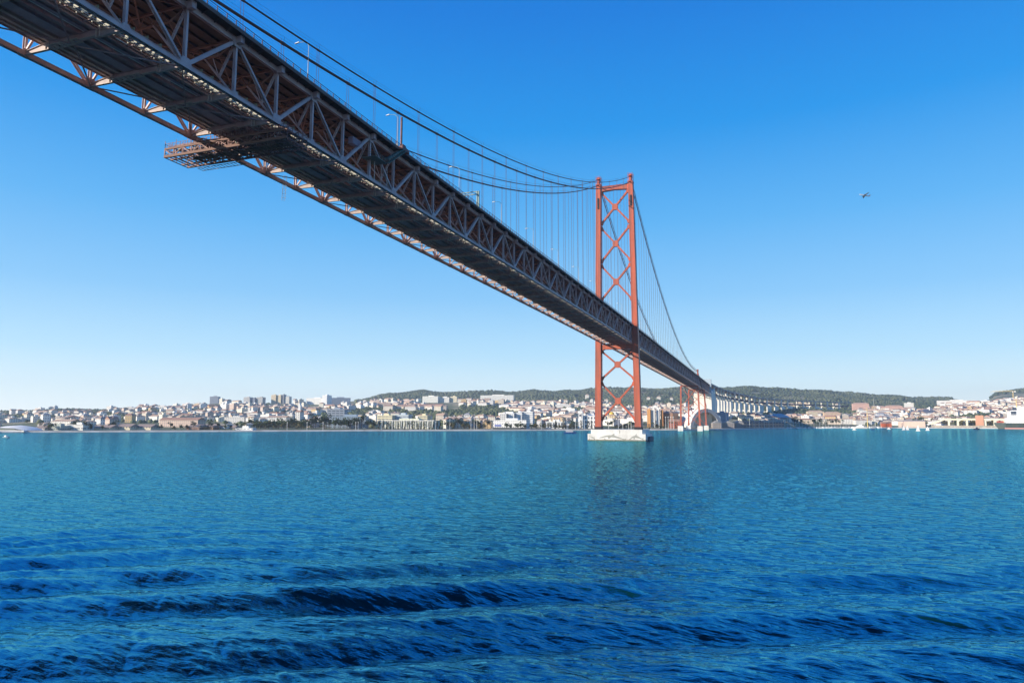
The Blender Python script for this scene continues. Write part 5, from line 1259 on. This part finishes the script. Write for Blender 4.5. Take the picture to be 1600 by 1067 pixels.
# moored yachts
def yacht_proto(L_, hm, cab):
    r = empty('moored_yacht'); hull(MB(), L_, L_*.28, -.3, 1.3).build('hull', M_HULLW, r); MB().box(-L_*.28, L_*.15, -L_*.09, L_*.09, 1.35, 1.35+cab).build('cabin', M_HULLW, r)
    MB().box(-L_*.25, L_*.12, -L_*.095, -L_*.09-.001, 1.6, 1.6+cab*.4).build('windows', M_GLS, r)
    MB().tube([(0, 0, 1.3), (0, 0, hm)], .12, 5).box(-L_*.3, 0, -.08, .08, 2.6+cab*.5, 2.85+cab*.5).build('mast', PM, r); return r
yp = [yacht_proto(11, 15, .9), yacht_proto(14, 20, 1.1), yacht_proto(9, 11, .8)]
used = [0, 0, 0]; ry = random.Random(4)
ylist = [(u, .0) for u in np.linspace(1226, 1326, 23)]+[(u, .0) for u in (1340, 1345, 1351, 1358, 1364, 1371, 1376)]
for i, (u, _) in enumerate(ylist):
    k = ry.choice((0, 1, 2)); 
    if 1340 < u < 1372: k = ry.choice((0, 1))
    o = yp[k] if not used[k] else copy_tree(yp[k]); used[k] = 1
    D = float(Dsh(u))-ry.uniform(8, 34); x, y = wpos(u, D); o.location = (x, y, WL); o.rotation_euler = (0, 0, frame(u, D)+ry.uniform(1.1, 2.0) if i % 3 else frame(u, D)+ry.uniform(-.2, .2))
    tag(o, '%s white yacht from the left among those moored at the marina' % ORD[i+1], 'yacht', 'yachts moored at the marina')
D = float(Dsh(1342))-46; x, y = wpos(1342, D); e = empty('motor_yacht', (x, y, WL), frame(1342, D)+math.pi-.1, 'large white motor yacht with raked bow at the marina mouth', 'yacht')
hull(MB(), 26, 6.5, -.3, 2.6).build('hull', M_HULLW, e); MB().prism([(-8, 2.6), (6.5, 2.6), (3.5, 5), (-7, 5)], 'y', -2.6, 2.6).prism([(-5, 5), (2, 5), (0, 6.6), (-4.4, 6.6)], 'y', -2.1, 2.1).build('superstructure', M_HULLW, e); MB().box(-6.5, 3, -2.64, -2.61, 3.4, 4.3).build('windows', M_GLS, e)
for i, (u, vt_, lab) in enumerate(((1355.5, 636, 'tallest ship mast rising over the marina, cream coloured'), (1367, 622, 'very tall thin flag mast right of the cream ship mast'), (1345.5, 641, 'dark slim mast left of the cream ship mast'))):
    D = float(Dsh(u))+6; x, y, z = ground(u, D); h = zat(u, vt_, D)-z
    o = MB().tube([(0, 0, -1), (0, 0, h)], [.9 if i == 0 else .35, .35 if i == 0 else .12], 6).box(-2.2 if i != 1 else -.5, 2.2 if i != 1 else .5, -.15, .15, h*.7, h*.7+.3).build('ship_mast', M_CR if i == 0 else PM, None, (x, y, z)); tag(o, lab, 'mast')
# the white ship at the right edge
D = float(Dsh(1590))-25; s = D/FPX; x, y = wpos(1553, D); rz = frame(1590, D)
e = empty('cargo_ship', (x, y, WL), rz, 'large white ship with dark green hull and orange lifeboat at right edge', 'ship')
Lx = 150
mb = MB(); 
sect = [(0, .3, 7.8, 11.2), (6, 3.5, 0, 11), (16, 7, -2, 10.5), (40, 9.5, -2, 10), (Lx-14, 9.5, -2, 10), (Lx, 7.5, -2, 10.5)]
for xx, hw, zl, zu in sect: mb.v += [(xx, -hw*.9, zl), (xx, -hw, zu), (xx, hw, zu), (xx, hw*.9, zl)]
for i in range(len(sect)-1):
    for j in range(4): mb.f.append((i*4+j, i*4+(j+1) % 4, i*4+4+(j+1) % 4, i*4+4+j)); mb.m.append(0)
mb.f += [(3, 2, 1, 0), (20, 21, 22, 23)]; mb.m += [0, 0]; mb.build('hull', mat('hull_dark_green', (.035, .06, .055), .5, c2=(.07, .08, .06), scale=.15), e)
MB().box(14, Lx-8, -9.75, -9.62, -1, 2.3).build('boot_topping', mat('boot_pink', (.6, .3, .26), .7), e)
mb = MB().box(16, Lx-10, -8.6, 8.6, 10.2, 19).box(20, Lx-14, -8, 8, 19, 25).box(24, Lx-30, -7.6, 7.6, 25, 32).box(34, 60, -7, 7, 32, 38)
for i in range(5): mb.box(18+i*.2, Lx-10, -8.9, -8.6, 12+i*4.6, 12.35+i*4.6)
mb.build('superstructure', mat('ship_white', (.86, .86, .84), .45), e)
MB().box(24.5, 32, -8.2, -7.5, 24, 30.5).box(20, 30, -6, 6, 32.4, 34).box(28, 33, -2, 2, 32.5, 37).build('bridge_windows', M_GLS, e)
MB().tube([(52, -9.4, 21), (54, -9.4, 21.8), (64, -9.4, 21.8), (66, -9.4, 21)], [.4, 2.2, 2.2, .4], 8, cap=True).build('lifeboat', mat('lifeboat_orange', (.8, .25, .06), .5), e)
MB().box(4, 14, -3, 3, 11, 13.5).build('bow_deck_house', mat('deck_red', (.45, .08, .05), .6), e)
MB().tube([(34, 0, 37), (34, 0, 52)], [.8, .4], 6).build('mast', M_CR, e)
mb = MB()
for i in range(12): mb.box(40+i*4.5, 41+i*4.5, -8.72, -8.602, 13.2, 14.6)
mb.build('portholes', M_GLS, e)

# ------------------------------------------------------------------ aeroplane
p = PT(1351, 305.5, 2000)
A = empty('airliner', tuple(p), 0, 'small distant airliner banking in the clear sky at right', 'aeroplane')
M_PL = mat('aeroplane_grey', (.25, .28, .33), .4); M_PLW = mat('aeroplane_white', (.6, .65, .7), .4)
MB().tube([(19, 0, 0), (17.5, 0, 0), (14, 0, 0), (-10, 0, 0), (-19, 0, 1.2)], [.15, 1.2, 2, 2, .4], 12, cap=True).build('fuselage', M_PLW, A, smooth=True)
for s in (-1, 1):
    MB().add([(4, s*1.6, -.9), (-3, s*1.6, -.9), (-6.5, s*17, 1.6), (-4.4, s*17, 1.6), (4, s*1.6, -.3), (-3, s*1.6, -.4), (-6.5, s*17, 1.8), (-4.4, s*17, 1.8)], [(3, 2, 1, 0), (4, 5, 6, 7), (0, 1, 5, 4), (1, 2, 6, 5), (2, 3, 7, 6), (3, 0, 4, 7)]).build('wing', M_PL, A)
    MB().tube([(4.5, s*5.6, -1.9), (.2, s*5.6, -1.9)], [1.3, 1], 10, cap=True).build('engine', M_DARK, A)
    MB().add([(-15, s*.5, .9), (-17.6, s*.5, .9), (-19.2, s*6.2, 1.5), (-18, s*6.2, 1.5), (-15, s*.5, 1.1), (-17.6, s*.5, 1.1), (-19.2, s*6.2, 1.6), (-18, s*6.2, 1.6)], [(3, 2, 1, 0), (4, 5, 6, 7), (0, 1, 5, 4), (1, 2, 6, 5), (2, 3, 7, 6), (3, 0, 4, 7)]).build('tailplane', M_PL, A)
MB().prism([(-13.5, 1.6), (-17.6, 1.6), (-19.6, 7.4), (-17.8, 7.4)], 'y', -.2, .2).build('tail_fin', M_PL, A)
A.rotation_euler = (R_(18), R_(-8), R_(205)); A.scale = (.85, .85, .85)

# ------------------------------------------------------------------ the ship the picture is taken from (behind and below; its shade lies on the near water)
S_ = empty('cruise_ship', (0, -498, WL), 0, 'long white cruise ship passing under the bridge, its shade on the near water', 'cruise ship')
mb = MB(); sect = [(-150, 1, 4, 14), (-138, 8, -2, 13.5), (-110, 14, -3, 12.5), (110, 14, -3, 12.5), (135, 12, -3, 12.5), (140, 10, 0, 12.5)]
for xx, hw, zl, zu in sect: mb.v += [(xx, -14-hw, zl), (xx, -14-hw, zu), (xx, -14+hw, zu), (xx, -14+hw, zl)]
for i in range(len(sect)-1):
    for j in range(4): mb.f.append((i*4+j, i*4+(j+1) % 4, i*4+4+(j+1) % 4, i*4+4+j)); mb.m.append(0)
mb.f += [(3, 2, 1, 0), (20, 21, 22, 23)]; mb.m += [0, 0]; mb.build('hull', M_HULLW, S_)
SHIPH = 36
mb = MB()
for i in range(8): mb.box(-112+i*2.2, 122-i*1.4, -27+i*.1, -3.6, 12.6+i*(SHIPH-12.6)/8, 12.6+(i+1)*(SHIPH-12.6)/8-.12)
mb.build('superstructure', M_HULLW, S_)
mb = MB()
for i in range(8): mb.box(-110+i*2.2, 120-i*1.4, -3.58, -3.5, 13.3+i*(SHIPH-12.6)/8, 14.8+i*(SHIPH-12.6)/8)
mb.build('window_band', M_GLS, S_)
MB().box(60, 84, -22, -8, SHIPH, SHIPH+9).build('funnel', M_HULLB, S_)
mb = MB(); mb.box(-105, 115, -3.4, -1.2, 12.55, 12.7); mb.build('promenade_deck', M_PALE, S_)


# ------------------------------------------------------------------ thin sea air
hz_ = MB().box(-3600, 3600, -1200, 5200, -15.5, 225).build('haze', [])
mt = bpy.data.materials.new('haze_air'); mt.use_nodes = True; t = mt.node_tree; t.nodes.clear()
pv = t.nodes.new('ShaderNodeVolumePrincipled'); pv.inputs['Color'].default_value = (.78, .87, 1, 1); pv.inputs['Density'].default_value = .00009; pv.inputs['Anisotropy'].default_value = .2
mo = t.nodes.new('ShaderNodeOutputMaterial'); t.links.new(pv.outputs[0], mo.inputs['Volume']); hz_.data.materials.append(mt)
tag(hz_, 'pale thin haze that fades the far hills', 'haze', kind='stuff')
